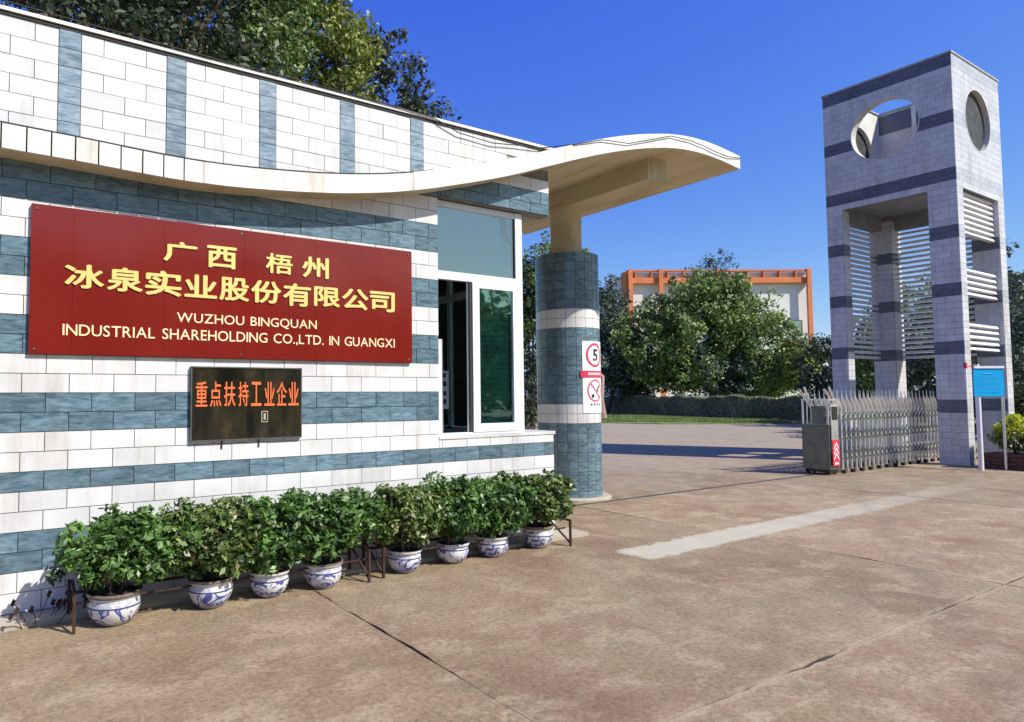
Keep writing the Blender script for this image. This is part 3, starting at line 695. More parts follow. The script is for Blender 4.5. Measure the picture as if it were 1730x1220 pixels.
mn, mx = np.array(vs_)[:, :2].min(0), np.array(vs_)[:, :2].max(0)
mb = MB(); mb.add(wrap([((x-(mn[0]+mx[0])/2)/(mx[0]-mn[0])*.115, 2.035+(y-mn[1])/(mx[1]-mn[1])*.185, 0.001) for x, y, _ in vs_], AC+.02, rr), fs_); mb.build('numeral', 'black', sg)
arc_sheet(AC-R_(33), AC+R_(36), 1.80, 1.895, PR+.008, .006).build('red_band', 'pink', sg, True)
mb = MB()
for k in range(9):
    u = -.15+k*.037
    q = [(u, 1.835, .0065), (u+.024, 1.835, .0065), (u+.024, 1.868, .0065), (u, 1.868, .0065)]
    mb.add(wrap(q, AC, PR+.008), [(0, 1, 2, 3)])
mb.build('band_mark', 'signwhite', sg)
arc_ring(AC, 1.605, .165, .145, rr).build('red_ring', 'pink', sg)
def strip(u0, w0, u1, w1, wd, ac, r, mat, nm):
    d = math.hypot(u1-u0, w1-w0); nx, ny = -(w1-w0)/d*wd/2, (u1-u0)/d*wd/2; K = 8; V = []
    for i in range(K+1):
        t_ = i/K; u, w2 = u0+(u1-u0)*t_, w0+(w1-w0)*t_; V += [(u+nx, w2+ny, .002), (u-nx, w2-ny, .002)]
    mb = MB(); mb.add(wrap(V, ac, r), [(2*i, 2*i+1, 2*i+3, 2*i+2) for i in range(K)]); mb.build(nm, mat, sg)
strip(-.105, 1.71, .105, 1.50, .022, AC, rr, 'pink', 'red_slash')
# horn pictogram: bell, tube, bulb
mb = MB(); mb.add(wrap([(.02, 1.60, .001), (.085, 1.69, .001), (.105, 1.66, .001), (.045, 1.575, .001)], AC, rr), [(0, 1, 2, 3)])
mb.add(wrap([(-.08, 1.535, .001), (.03, 1.595, .001), (.04, 1.58, .001), (-.07, 1.52, .001)], AC, rr), [(0, 1, 2, 3)])
mb.add(wrap([(-.06+.03*math.cos(t_), 1.525+.03*math.sin(t_), .001) for t_ in np.linspace(0, 2*math.pi, 12)[:-1]], AC, rr), [tuple(range(11))]); mb.build('horn', 'black', sg)
mb = MB()
for k in range(4):
    u = -.11+k*.065; q = [(u, 1.385, .001), (u+.035, 1.385, .001), (u+.035, 1.415, .001), (u, 1.415, .001)]
    mb.add(wrap(q, AC, rr), [(0, 1, 2, 3)])
q = [(-.13, 1.333, .001), (.13, 1.333, .001), (.13, 1.337, .001), (-.13, 1.337, .001)]; mb.add(wrap(q, AC, rr), [(0, 1, 2, 3)])
mb.build('small_print', 'steel_dark', sg)

mb = MB(); mb.box(4.03, 4.10, 5.92, 5.96, 1.145, 2.15); mb.box(4.03, 4.08, 5.97, 6.4, 2.12, 2.15); mb.build('inner_frame', 'frame', gate)
# ------------------------------------------------------------------ booth interior things
nb = thing('notice', 'white vertical notice strip hanging just inside the booth window', 'notice', (4.25, 6.0, 1.45))
mb = MB(); mb.box(4.17, 4.30, 6.1, 6.11, 1.40, 1.82); mb.build('sheet', 'signwhite', nb)
mb = MB()
for k in range(4):
    z = 1.45+k*.098; mb.box(4.205, 4.26, 6.094, 6.097, z, z+.055-.01*(k % 2))
mb.build('characters', 'black', nb)
dk = thing('desk', 'brown wooden desk inside the guard booth', 'desk', (4.0, 6.6, .05))
mb = MB(); mb.box(3.2, 4.5, 6.45, 7.0, .76, .80); mb.build('desk_top', 'wood', dk)
for x in (3.25, 4.45):
    for y in (6.5, 6.95): mb = MB(); mb.box(x-.025, x+.025, y-.025, y+.025, .05, .76); mb.build('leg', 'wood', dk)
ch = thing('office_chair', 'black office chair behind the open booth window', 'chair', (4.0, 6.2, .05))
mb = MB(); mb.prism([(3.86, 1.02), (4.10, 1.02), (4.12, 1.22), (4.06, 1.36), (3.98, 1.40), (3.90, 1.36), (3.85, 1.2)], 6.02, 6.07); mb.build('backrest', 'black', ch)
mb = MB(); mb.box(3.78, 4.2, 5.98, 6.38, .46, .53); mb.build('seat', 'black', ch)
mb = MB(); mb.tube([(3.99, 6.2, .06), (3.99, 6.2, .46)], .03); mb.bar((3.99, 6.04, .5), (3.99, 6.05, 1.05), .04, .02); mb.bar((3.75, 6.2, .09), (4.23, 6.2, .09), .04); mb.bar((3.99, 5.96, .09), (3.99, 6.44, .09), .04); mb.build('base', 'black', ch)
cb_ = thing('cabinet', 'pale green and white cupboard seen in the dark booth', 'cabinet', (4.3, 8.6, .05))
mb = MB(); mb.box(4.35, 4.78, 8.6, 9.15, .05, 2.15); mb.build('body', 'signwhite', cb_)
for z in (.7, 1.4): mb = MB(); mb.box(4.37, 4.76, 8.585, 8.6, z-.6, z+.05); mb.build('door', 'room', cb_)

# ------------------------------------------------------------------ foliage helpers
def leaf_cloud(centers, radii, per, size, squash=0.85, upbias=0.35, aspect=0.5):
    """small bent leaves over the shells of many clumps"""
    n = len(centers)*per
    C_ = np.repeat(np.array(centers), per, 0); Rr = np.repeat(np.array(radii), per)
    d = rng.normal(0, 1, (n, 3)); d[:, 2] += upbias*0.6; d /= np.linalg.norm(d, axis=1)[:, None]
    rad = Rr*rng.uniform(0.35, 1.05, n)**0.6
    Pp = C_+d*rad[:, None]*np.array([1, 1, squash])
    nrm = d*0.6+rng.normal(0, .55, (n, 3)); nrm[:, 2] += upbias; nrm /= np.linalg.norm(nrm, axis=1)[:, None]
    tdir = np.cross(nrm, rng.normal(0, 1, (n, 3))); tdir /= np.linalg.norm(tdir, axis=1)[:, None]+1e-9
    bdir = np.cross(nrm, tdir); s_ = size*rng.uniform(.55, 1.35, n)[:, None]
    a = Pp-tdir*s_*.5; b_ = Pp+bdir*s_*aspect*.5; c_ = Pp+tdir*s_*.6-nrm*s_*.12; e = Pp-bdir*s_*aspect*.5
    return np.stack([a, b_, c_, e], 1).reshape(-1, 3)
def crown_clumps(ells, ncl, rc):
    cs, rs2 = [], []; vol = np.array([e[3]*e[4]*e[5] for e in ells]); pr = vol**(2/3); pr /= pr.sum()
    for e, k in zip(ells, (pr*ncl).astype(int)+1):
        d = rng.normal(0, 1, (k, 3)); d /= np.linalg.norm(d, axis=1)[:, None]
        rad = rng.uniform(0.25, 1.0, k)**0.45*rng.uniform(.82, 1.12, k)
        cs.append(np.array(e[:3])+d*rad[:, None]*np.array(e[3:6])); rs2.append(rc*rng.uniform(.55, 1.3, k))
    return np.concatenate(cs), np.concatenate(rs2)
def tree(name, label, cat, base, ells_in, ncl, rc, per, size, mat, trunk_r=.15, bark='bark', group=None, limbs=5, fork=None, far=1.0):
    ells = [(e[0]*far, e[1]*far, 1.55+(e[2]-1.55)*far, e[3]*far, e[4]*far, e[5]*far) for e in ells_in]; base = (base[0]*far, base[1]*far, base[2]); rc *= far; size *= far
    t_ = thing(name, label, cat, base, group)
    zs = min(e[2]-e[5]*.3 for e in ells); fk = fork if fork is not None else max(base[2]+.5, zs)
    top = Vector((np.mean([e[0] for e in ells]), np.mean([e[1] for e in ells]), fk))
    b0 = Vector(base); mb = MB()
    mid = b0.lerp(top, .5)+Vector((random.uniform(-.1, .1), random.uniform(-.1, .1), 0))
    mb.tube([b0-Vector((0, 0, .1)), b0+Vector((0, 0, .15)), mid, top], [trunk_r*1.4, trunk_r*1.1, trunk_r*.9, trunk_r*.7], 9)
    mb.build('trunk', bark, t_, True)
    lm = MB()
    for i, e in enumerate(ells):
        for k in range(max(1, limbs//len(ells)+1)):
            a = random.uniform(0, 6.28); q = Vector((e[0]+math.cos(a)*e[3]*.6, e[1]+math.sin(a)*e[4]*.6, e[2]+random.uniform(-.1, .6)*e[5]))
            mm = top.lerp(q, .5)+Vector((random.uniform(-.2, .2), random.uniform(-.2, .2), random.uniform(0, .3)))*e[3]*.3
            lm.tube([top-Vector((0, 0, .1)), mm, q], [trunk_r*.5, trunk_r*.3, trunk_r*.08], 6)
    lm.build('limb', bark, t_, True)
    cs, r2 = crown_clumps(ells, ncl, rc)
    V = leaf_cloud(cs, r2, per, size)
    np_mesh('crown', V, 4, mat, t_)
    return t_

# ------------------------------------------------------------------ potted shrubs
pots = [(0.76, 5.10, .345, .225), (1.42, 5.10, .315, .215), (1.88, 5.12, .30, .20), (2.33, 5.10, .305, .21), (3.13, 5.14, .295, .20), (3.68, 5.18, .30, .185), (4.14, 5.16, .30, .20), (4.76, 5.20, .31, .225)]
plabels = ['large blue and white pot with bushy shrub, leftmost of the row by the wall',
 'round blue and white pot with shrub, second from the left in the wall row',
 'third potted shrub from the left, under the dark plaque side of the wall',
 'fourth potted shrub from the left, just before the gap with rail posts',
 'fifth potted shrub from the left, just right of the rail posts',
 'sixth potted shrub, low bowl with dark painted band, third from the pillar end',
 'pale pot with shrub second from the pillar end of the row',
 'potted shrub nearest the tiled pillar at the right end of the row']
prof = [(0.0, .002), (.52, .002), (.56, .03), (.60, .05), (.80, .20), (.93, .40), (.985, .58), (.96, .72), (.93, .80), (.965, .86), (1.03, .90), (1.05, .95), (1.03, 1.0), (.95, 1.0), (.93, .9), (0, .88)]
for i, (px0, py0, dia, hgt) in enumerate(pots):
    t_ = thing('potted_shrub', plabels[i], 'potted plant', (px0, py0, 0), 'potted shrubs along the tiled wall')
    mb = MB(); mb.lathe([(r*dia/2*1.02, z*hgt) for r, z in prof], 36)
    me = mb.mesh('pot', smooth=True); me.materials.append(M['porcelain'])
    o = bpy.data.objects.new('pot', me); COL.objects.link(o); o.parent = t_; o['_o'] = (px0, py0, 0)
    o.rotation_euler = (0, 0, random.uniform(0, 6.28)); 
    mb = MB(); mb.lathe([(dia/2*.93, hgt*.9), (0.05, hgt*.93), (0, hgt*.93)], 24, (px0, py0, 0)); mb.build('soil', 'soil', t_)
    st = MB()
    for k in range(9):
        a = random.uniform(0, 6.28); r_ = random.uniform(.02, .1); rr_ = random.uniform(.1, .26)
        st.tube([(px0+r_*math.cos(a), py0+r_*math.sin(a), hgt*.88), (px0+rr_*.6*math.cos(a), py0+rr_*.6*math.sin(a), hgt+.1), (px0+rr_*math.cos(a), py0+rr_*math.sin(a), hgt+.28)], [.008, .006, .003], 5)
    st.build('stem', 'bark', t_)
    nx_ = pots[i+1][0] if i < 7 else px0+.42
    gap_ = min(.62, nx_-px0)
    hs_ = random.uniform(-.03, .03); ws = random.uniform(.92, 1.1)
    ell = [(px0, py0+.03, .47+hs_, .33*ws, .29, .25), (px0-.13, py0+.03, .53+hs_, .25, .25, .21), (px0+.15, py0+.02, .52, .27, .26, .22), (px0+gap_*.5, py0+.05, .52, .27, .27, .23), (px0+.03, py0-.06, .40, .26, .2, .15)]
    if i == 0: ell = [(px0-.03, py0+.06, .50, .37, .30, .25), (px0+.2, py0+.04, .52, .34, .28, .24), (px0+.42, py0+.07, .50, .32, .28, .24), (px0+.05, py0-.05, .38, .33, .2, .15)]
    if i == 7: ell = ell[:3]+ell[4:]
    cs, r2 = crown_clumps(ell, 190, .08)
    keep = (cs[:, 2] > hgt+.055) & (cs[:, 1] < 5.50); cs, r2 = cs[keep], r2[keep]
    V = leaf_cloud(cs, r2, 46, .055, upbias=.55, aspect=.55)
    np_mesh('foliage', V, 4, ('leaf_shrub', 'leaf_shrub_b')[i % 3 == 1], t_)
# dried weeds at left wall foot
wd = MB(); lv = []
for k in range(14):
    x0 = random.uniform(.2, .62); y0 = random.uniform(5.25, 5.5); h_ = random.uniform(.08, .24)
    x1, y1 = x0+random.uniform(-.08, .08), y0+random.uniform(-.08, .05)
    wd.tube([(x0, y0, 0), ((x0+x1)/2+.01, (y0+y1)/2, h_*.6), (x1, y1, h_)], .003, 5)
    wd.add([(x1-.018, y1, h_-.01), (x1, y1-.008, h_+.03), (x1+.018, y1, h_+.01), (x1, y1, h_-.03)], [(0, 1, 2, 3)])
wdo = wd.build('weed', 'rust'); wdo['kind'] = 'stuff'; wdo['label'] = 'dry dark weeds at the foot of the wall'
# racks
def rack(x0, x1, label, y=5.16):
    t_ = thing('pot_rack', label, 'rack', ((x0+x1)/2, y, 0), 'iron pot racks')
    yf, yb = y-.16, y+.20; zr = .175
    cur = x0
    for p_ in [q for q in pots if x0 < q[0] < x1]:
        e = p_[0]-p_[2]*.44
        if e > cur+.01: q = MB(); q.bar((cur, y-.09, zr), (e, y-.09, zr), .008, .014); q.build('rail', 'rust', t_)
        cur = p_[0]+p_[2]*.44
    mb = MB(); mb.bar((cur, y-.09, zr), (x1, y-.09, zr), .008, .014); mb.build('rail', 'rust', t_)
    mb = MB(); mb.bar((x0, yb, zr), (x1, yb, zr), .012, .022); mb.build('back_rail', 'rust', t_)
    for x in (x0, x1):
        mb = MB(); mb.bar((x, yf, 0), (x, yf, .27), .02); mb.bar((x, yf, .26), (x+(.02), yb, .26), .018); mb.bar((x, yb, 0), (x, yb, .27), .02); mb.bar((x, yf, .03), (x, yb, .26), .015)
        mb.build('end_frame', 'rust', t_)
    return t_
rack(0.50, 2.70, 'rusty iron pot rack under the four left pots')
r2_ = rack(2.86, 5.06, 'rusty iron pot rack under the four right pots, bent end near pillar', y=5.2)

# ------------------------------------------------------------------ gate tower
TX0, TX1, TY0, TY1, TZ = 17.40, 20.05, 5.78, 8.42, 8.90
tw = thing('gate_tower', 'tall square tiled tower with round holes at the top and white louvres', 'tower', (18.7, 7.1, 0))
LG = 0.50; LGx = 0.30
# legs (cores); each leg has its own mesh, L shaped near corners
legs = {'near': (TX0, TX0+.30, TY0, TY0+.52), 'left': (TX0, TX0+.30, TY1-.36, TY1), 'right': (TX1-.36, TX1, TY0, TY0+.52), 'far': (TX1-.5, TX1, TY1-.5, TY1)}
e_ = 0.0
for kx, (a, b_, c_, d_) in legs.items():
    mb = MB(); mb.box(a, b_, c_, d_, 0, 6.10); mb.build('leg', 'mortar' if kx != 'right' else 'wallwhite', tw)
# top box with circular holes
CZ, CR = 7.66, 0.70
def holed_panel(axis, pos, thk, lo, hi, z0, z1, cc, cr, n=48):
    # rectangle lo..hi x z0..z1 with a round hole; axis 'x' -> plane X=pos..pos+thk, u along Y
    ring = [(cc+cr*math.cos(2*math.pi*k/n), CZ+cr*math.sin(2*math.pi*k/n)) for k in range(n)]
    outer = []
    for k in range(n):
        a = 2*math.pi*k/n; c, s_ = math.cos(a), math.sin(a)
        tx = ((hi-cc) if c > 0 else (cc-lo))/max(abs(c), 1e-9); tz = ((z1-CZ) if s_ > 0 else (CZ-z0))/max(abs(s_), 1e-9); t_ = min(tx, tz)
        outer.append((cc+c*t_, CZ+s_*t_))
    # snap corners
    for cx_, cz_ in ((lo, z0), (lo, z1), (hi, z0), (hi, z1)):
        j = min(range(n), key=lambda q: (outer[q][0]-cx_)**2+(outer[q][1]-cz_)**2); outer[j] = (cx_, cz_)
    mb = MB(); V = []
    for p_ in (pos, pos+thk):
        for u, z in ring+outer: V.append((p_, u, z) if axis == 'x' else (u, p_, z))
    o2 = 2*n; Fs = []
    for k in range(n):
        k2 = (k+1) % n
        Fs += [(k, k2, n+k2, n+k), (o2+k, o2+n+k, o2+n+k2, o2+k2), (k, o2+k, o2+k2, k2), (n+k, n+k2, o2+n+k2, o2+n+k)]
    mb.add(V, Fs); return mb
WTK = .22
M['steel_disc'] = flat('dark_disc_metal', (0.045, 0.045, 0.045), 0.6, 0.2, var=0.5, vs_=5)
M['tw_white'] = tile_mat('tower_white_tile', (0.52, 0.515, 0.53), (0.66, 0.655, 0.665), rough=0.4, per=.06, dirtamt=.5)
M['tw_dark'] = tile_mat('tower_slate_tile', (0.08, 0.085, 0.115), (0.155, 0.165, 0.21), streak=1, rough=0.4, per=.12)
M['towerinner'] = tile_mat('inner_white_tile', (0.62, 0.60, 0.55), (0.78, 0.76, 0.70), rough=0.5)
holed_panel('x', TX0+.0, WTK, TY0+.0, TY1-.0, 6.101, TZ-.012, 7.10, CR).build('left_panel', 'towerinner', tw)
M['tw_rear'] = tile_mat('tower_grey_render', (0.20, 0.20, 0.205), (0.30, 0.295, 0.30), rough=0.7)
holed_panel('x', TX1-WTK, WTK, TY0, TY1, 6.101, TZ-.012, 7.10, .35).build('rear_panel', 'tw_white', tw)
mb = MB(); mb.box(TX0+WTK+.001, TX1-WTK-.001, TY0+WTK+.001, TY1-WTK-.001, 6.101, 6.2); mb.build('box_floor', 'tw_rear', tw)
for yy in (TY0+.09, TY1-.13):
    V = [(18.73+(CR+.01)*math.cos(k*math.pi/24), y_, CZ+(CR+.01)*math.sin(k*math.pi/24)) for y_ in (yy, yy+.04) for k in range(48)]
    mb = MB(); mb.add(V, [tuple(range(48)), tuple(range(95, 47, -1))]); mb.build('dark_disc', 'steel_disc', tw)
mb = MB(); mb.box(TX1-WTK-.05, TX1-WTK-.001, 7.34, 7.44, 6.21, TZ-.02); mb.build('lightning_pipe', 'towerinner', tw)
mb = MB(); mb.box(TX1-WTK-.013, TX1-WTK-.001, TY0+WTK, 7.338, 8.35, 8.85); mb.box(TX1-WTK-.013, TX1-WTK-.001, 7.442, TY1-WTK, 8.35, 8.85); mb.build('inner_band', 'tw_dark', tw)
holed_panel('y', TY0, WTK, TX0+WTK, TX1-WTK, 6.101, TZ-.012, 18.73, CR).build('front_panel', 'towerinner', tw)
holed_panel('y', TY1-WTK, WTK, TX0+WTK, TX1-WTK, 6.101, TZ-.012, 18.73, CR).build('side_panel', 'towerinner', tw)
mb = MB()
for a in ((TX0-.03, TX1+.03, TY0-.03, TY0+.25), (TX0-.03, TX1+.03, TY1-.25, TY1+.03), (TX0-.03, TX0+.25, TY0+.25, TY1-.25), (TX1-.25, TX1+.03, TY0+.25, TY1-.25)): mb.box(*a, TZ-.01, TZ+.03)
mb.build('coping', 'light_mortar', tw)
# inner beams below the box (dark slab with opening)
mb = MB(); mb.box(TX0+.301, TX1-.3, TY1-.30, TY1-.05, 5.75, 6.10); mb.box(TX1-.3, TX1-.05, TY0+.53, TY1-.51, 5.75, 6.10); mb.build('beam', 'tw_rear', tw)
# tiles on faces
TP = 0.1389
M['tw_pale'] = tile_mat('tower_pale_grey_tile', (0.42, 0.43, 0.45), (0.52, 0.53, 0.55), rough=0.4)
M['towerdarkback'] = flat('tower_shadow', (0.3, 0.3, 0.3))
tt = []
for r in range(64):
    z0 = r*TP; z1 = z0+TP
    per_ = r % 9; dark = (r >= 8) and ((r-8) % 9 in (0, 1)); 
    z1 = min(z1, TZ-.012)
    for face in ('L', 'R'):
        lo, hi = (TY0-.012, TY1) if face == 'L' else (TX0, TX1)
        off = 0 if r % 2 else -BW/2
        k = 0
        while True:
            a = lo+off+k*BW; b_ = a+BW; k += 1
            if a >= hi: break
            a2, b2 = max(a, lo), min(b_, hi)
            if b2-a2 < .03: continue
            if z1 < 6.11:
                spans = ((TY0-.012, TY0+.52), (TY1-.36, TY1)) if face == 'L' else ((TX0, TX0+.30), (TX1-.36, TX1))
                for s0, s1 in spans:
                    q0, q1 = max(a2, s0), min(b2, s1)
                    if q1-q0 > .03: tt.append((face, q0, q1, z0, z1, dark))
            else:
                cc = 7.10 if face == 'L' else 18.73
                H = 5 if abs((z0+z1)/2-CZ) < CR+.1 and a2 < cc+CR and b2 > cc-CR else 1
                if H == 1: tt.append((face, a2, b2, z0, z1, dark))
                else:
                    for h_ in range(H):
                        za, zb2 = z0+GAP/2+(z1-z0-GAP)*h_/H, z0+GAP/2+(z1-z0-GAP)*(h_+1)/H; zm = (za+zb2)/2
                        dz = abs(zm-CZ)
                        if dz >= CR: tt.append((face, a2, b2, za, zb2, dark, 'c')); continue
                        c2 = math.sqrt(CR**2-dz**2)
                        if a2 < cc-c2: tt.append((face, a2, min(b2, cc-c2), za, zb2, dark, 'c'))
                        if b2 > cc+c2: tt.append((face, max(a2, cc+c2), b2, za, zb2, dark, 'c'))
cnt = {'w': 0, 'd': 0}; RW, RD, RP = MB(), MB(), MB()
def big(q): 
    return (0 if q[0] == 'L' else 1, q[3])
tt.sort(key=big)
for q in tt:
    face, a, b_, z0, z1, dark = q[:6]; cut = len(q) > 6
    a += GAP/2; b_ -= GAP/2
    if not cut: z0 += GAP/2; z1 -= GAP/2
    if b_-a < .006: continue
    key = 'd' if dark else 'w'
    if cut or cnt[key] >= 298 or (b_-a) < .1:
        mb = (RD if face == 'L' else RP) if dark else RW
        if face == 'L': mb.box(TX0-.012, TX0-.0004, a, b_, z0, z1)
        else: mb.box(a, b_, TY0-.012, TY0-.0004, z0, z1)
        continue
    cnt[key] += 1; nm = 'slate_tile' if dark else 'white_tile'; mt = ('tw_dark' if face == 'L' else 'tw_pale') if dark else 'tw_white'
    if face == 'L': inst(nm, tile_mesh(nm, .012, b_-a, z1-z0, mt), tw, (TX0-.006, (a+b_)/2, (z0+z1)/2))
    else: inst(nm, tile_mesh(nm, b_-a, .012, z1-z0, mt), tw, ((a+b_)/2, TY0-.006, (z0+z1)/2))
def clad(ax, pos, lo, hi, z1, sgn):
    for r in range(int(z1/TP)):
        dk = r >= 8 and (r-8) % 9 in (0, 1); k = -1
        while True:
            a = lo+(0 if r % 2 else BW/2)+k*BW; b_ = a+BW; k += 1
            if a >= hi: break
            a, b_ = max(a, lo)+GAP/2, min(b_, hi)-GAP/2
            if b_-a < .02: continue
            p0, p1 = (pos-.010, pos-.0004) if sgn < 0 else (pos+.0004, pos+.010)
            q = RD if dk else RW
            if ax == 'x': q.box(p0, p1, a, b_, r*TP+GAP/2, r*TP+TP-GAP/2)
            else: q.box(a, b_, p0, p1, r*TP+GAP/2, r*TP+TP-GAP/2)
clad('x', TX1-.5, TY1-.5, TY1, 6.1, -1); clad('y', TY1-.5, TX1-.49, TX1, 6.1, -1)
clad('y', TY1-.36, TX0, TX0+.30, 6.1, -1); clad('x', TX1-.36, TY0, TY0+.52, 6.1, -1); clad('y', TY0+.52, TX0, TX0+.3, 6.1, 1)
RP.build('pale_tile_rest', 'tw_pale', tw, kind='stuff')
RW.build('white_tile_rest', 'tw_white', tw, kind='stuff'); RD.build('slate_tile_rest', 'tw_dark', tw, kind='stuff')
# hole rims
for axis, c3 in (('x', (TX0-.013, 7.10)), ('y', (TY0-.013, 18.73))):
    V = []; n = 48
    for k in range(n):
        a = 2*math.pi*k/n
        for rr_, dd in ((CR+.012, 0), (CR-.006, 0), (CR-.006, .03), (CR+.012, .03)):
            u, z = c3[1]+rr_*math.cos(a), CZ+rr_*math.sin(a)
            V.append((c3[0]-.004+dd, u, z) if axis == 'x' else (u, c3[0]-.004+dd, z))
    mb = MB(); mb.add(V, [(i*4+j, i*4+(j+1) % 4, ((i+1) % n)*4+(j+1) % 4, ((i+1) % n)*4+j) for i in range(n) for j in range(4)]); mb.build('hole_rim', 'towerinner', tw)
# louvres: shared slat meshes
mb = MB(); mb.box(-.5, .5, -.06, .06, -.022, .022)
def slat_mesh(L, axis):
    q = MB()
    if axis == 'x': q.add([(-L/2, -.05, -.028), (L/2, -.05, -.028), (L/2, -.03, .028), (-L/2, -.03, .028), (-L/2, .04, -.04), (L/2, .04, -.04), (L/2, .06, .016), (-L/2, .06, .016)], [(0,1,2,3),(4,7,6,5),(0,4,5,1),(3,2,6,7),(0,3,7,4),(1,5,6,2)])
    else: q.add([(-.05, -L/2, -.028), (-.05, L/2, -.028), (-.03, L/2, .028), (-.03, -L/2, .028), (.04, -L/2, -.04), (.04, L/2, -.04), (.06, L/2, .016), (.06, -L/2, .016)], [(0,3,2,1),(4,5,6,7),(0,1,5,4),(3,7,6,2),(0,4,7,3),(1,2,6,5)])
    me = q.mesh('louvre_slat'); me.materials.append(M['tw_slat']); return me
M['tw_slat'] = flat('louvre_white', (0.68, 0.68, 0.69), 0.6, var=.1)
sf = slat_mesh(TX1-TX0-.66, 'x'); xm = (TX0+.30+TX1-.36)/2
zf = [5.93-.125*k for k in range(8)]+[4.22-.13*k for k in range(5)]+[3.02-.13*k for k in range(5)]
for z in zf: inst('louvre_slat', sf, tw, (xm, TY0+.12, z))
sfb = slat_mesh(TX1-TX0-.80, 'x')
for k in range(26): inst('louvre_slat', sfb, tw, ((TX0+.3+TX1-.5)/2, TY1-.12, 5.65-.128*k))
sr = slat_mesh(TY1-TY0-1.02, 'y')
for k in range(26): inst('louvre_slat', sr, tw, (TX1-.14, (TY0+.52+TY1-.5)/2, 5.65-.128*k))

# ------------------------------------------------------------------ retractable gate
gt_ = thing('retractable_gate', 'folded stainless steel retractable gate with drive head, beside the tower', 'gate', (15.4, 6.82, 0))
hx0, hx1, hy0, hy1 = 13.38, 13.74, 6.58, 7.08
mb = MB(); mb.box(hx0, hx1, hy0, hy1, .10, .93); mb.box(hx0-.02, hx1+.02, hy0-.01, hy1+.01, .93, .95); mb.build('drive_housing', 'steel_dark', gt_)
mb = MB(); mb.box(hx0+.03, hx1-.03, hy0+.03, hy1-.03, .04, .10); mb.build('chassis', 'black', gt_)
fr4 = MB()
for x in (hx0+.02, hx1-.02):
    for y in (hy0+.02, hy1-.02):
        fr4.tube([(x, y, .95), (x, y, 1.42)], .018, 8)
for y in (hy0+.02, hy1-.02):
    fr4.bar((hx0, y, 1.42), (hx1, y, 1.42), .03); fr4.tube([(hx0-.08, y, 1.62), (hx0+.03, y, 1.52), (hx1-.02, y, 1.24)], .022, 8)
    fr4.tube([(hx0+.10, y, 1.66), (hx0+.2, y, 1.5), (hx1+.06, y, 1.26)], .022, 8)
fr4.bar((hx0+.02, hy0, 1.42), (hx0+.02, hy1, 1.42), .03); fr4.bar((hx1-.02, hy0, 1.42), (hx1-.02, hy1, 1.42), .03)
for k in range(4): fr4.tube([(hx0+.02, hy0+.1+k*.1, .95), (hx0+.02, hy0+.1+k*.1, 1.42)], .010, 6)
fr4.build('head_frame', 'steel', gt_)
mb = MB(); mb.box(hx0+.05, hx0+.30, hy0-.022, hy0-.012, .40, 1.33); mb.build('side_panel', 'steel', gt_)
mb = MB(); mb.box(hx0+.08, hx0+.27, hy0-.032, hy0-.023, 1.04, 1.29); mb.build('display', 'black', gt_)
mb = MB(); mb.box(hx0+.05, hx0+.30, hy0-.034, hy0-.023, .17, .66); mb.build('warning_label', 'red', gt_)
mb = MB()
for k in range(3):
    z = .27+k*.10; xc = hx0+.175
    mb.add([(xc-.09, hy0-.037, z), (xc, hy0-.037, z+.11), (xc+.09, hy0-.037, z), (xc+.09, hy0-.037, z+.045), (xc, hy0-.037, z+.155), (xc-.09, hy0-.037, z+.045)], [(0, 1, 4, 5), (1, 2, 3, 4)])
mb.box(hx0+.10, hx0+.25, hy0-.037, hy0-.0345, .20, .235); mb.build('arrow_mark', 'signwhite', gt_)
mb = MB(); mb.box(hx0-.018, hx0-.001, hy0+.06, hy0+.3, .96, 1.30); mb.build('motor_box', 'steel_dark', gt_)
for x in (hx0+.08, hx1-.08):
    for y in (hy0+.06, hy1-.06):
        q = MB(); q.tube([(x, y-.02, .055), (x, y+.02, .055)], .055, 14); q.build('wheel', 'wheel', gt_)
# frames: one lattice frame = pair of posts, curved hood, rails, feet
NF = 25
def frame_mb():
    a = MB()
    for y in (-.21, .21):
        a.bar((0, y, .12), (0, y, 1.22), .045, .03)
        a.tube([(.045, y, 1.12), (0.0, y, 1.26), (-.075, y, 1.40), (-.105, y, 1.48)], [.022, .036, .030, .008], 8)
        a.tube([(-.105, y, 1.48), (-.108, y, 1.60)], [.008, .003], 6)
        a.bar((0, y, .12), (.03, y, .03), .03)
    for z in (.2, .62, 1.10): a.bar((0, -.21, z), (0, .21, z), .02)
    a.tube([(0, -.21, 1.27), (0, 0, 1.33), (0, .21, 1.27)], .016, 8)
    return a
fm = frame_mb().mesh('lattice_frame', smooth=True); fm.materials.append(M['steel'])
sm_ = MB()
for y in (-.235, .235):
    for z0 in (.28, .66, 1.02): sm_.bar((0, y, z0), (.172, y, z0+.15), .008, .026); sm_.bar((0, y+.01, z0+.15), (.172, y+.01, z0), .008, .026)
smm = sm_.mesh('scissor_link'); smm.materials.append(M['steel_dark'])
wm = MB(); wm.tube([(0, -.25, .04), (0, -.19, .04)], .04, 12); wm.tube([(0, .19, .04), (0, .25, .04)], .04, 12); wmm = wm.mesh('wheel'); wmm.materials.append(M['wheel'])
for k in range(NF):
    x = 13.92+k*(18.2-13.92)/(NF-1)*1.0
    fo_ = inst('lattice_frame', fm, gt_, (x, 6.83, 0), (0, 0, R_(random.uniform(-2, 2))))
    if k < NF-1: inst('scissor_link', smm, gt_, (x, 6.83, 0))['kind'] = 'stuff'
    if k % 2 == 0: inst('wheel', wmm, gt_, (x+.03, 6.83, 0))['kind'] = 'stuff'

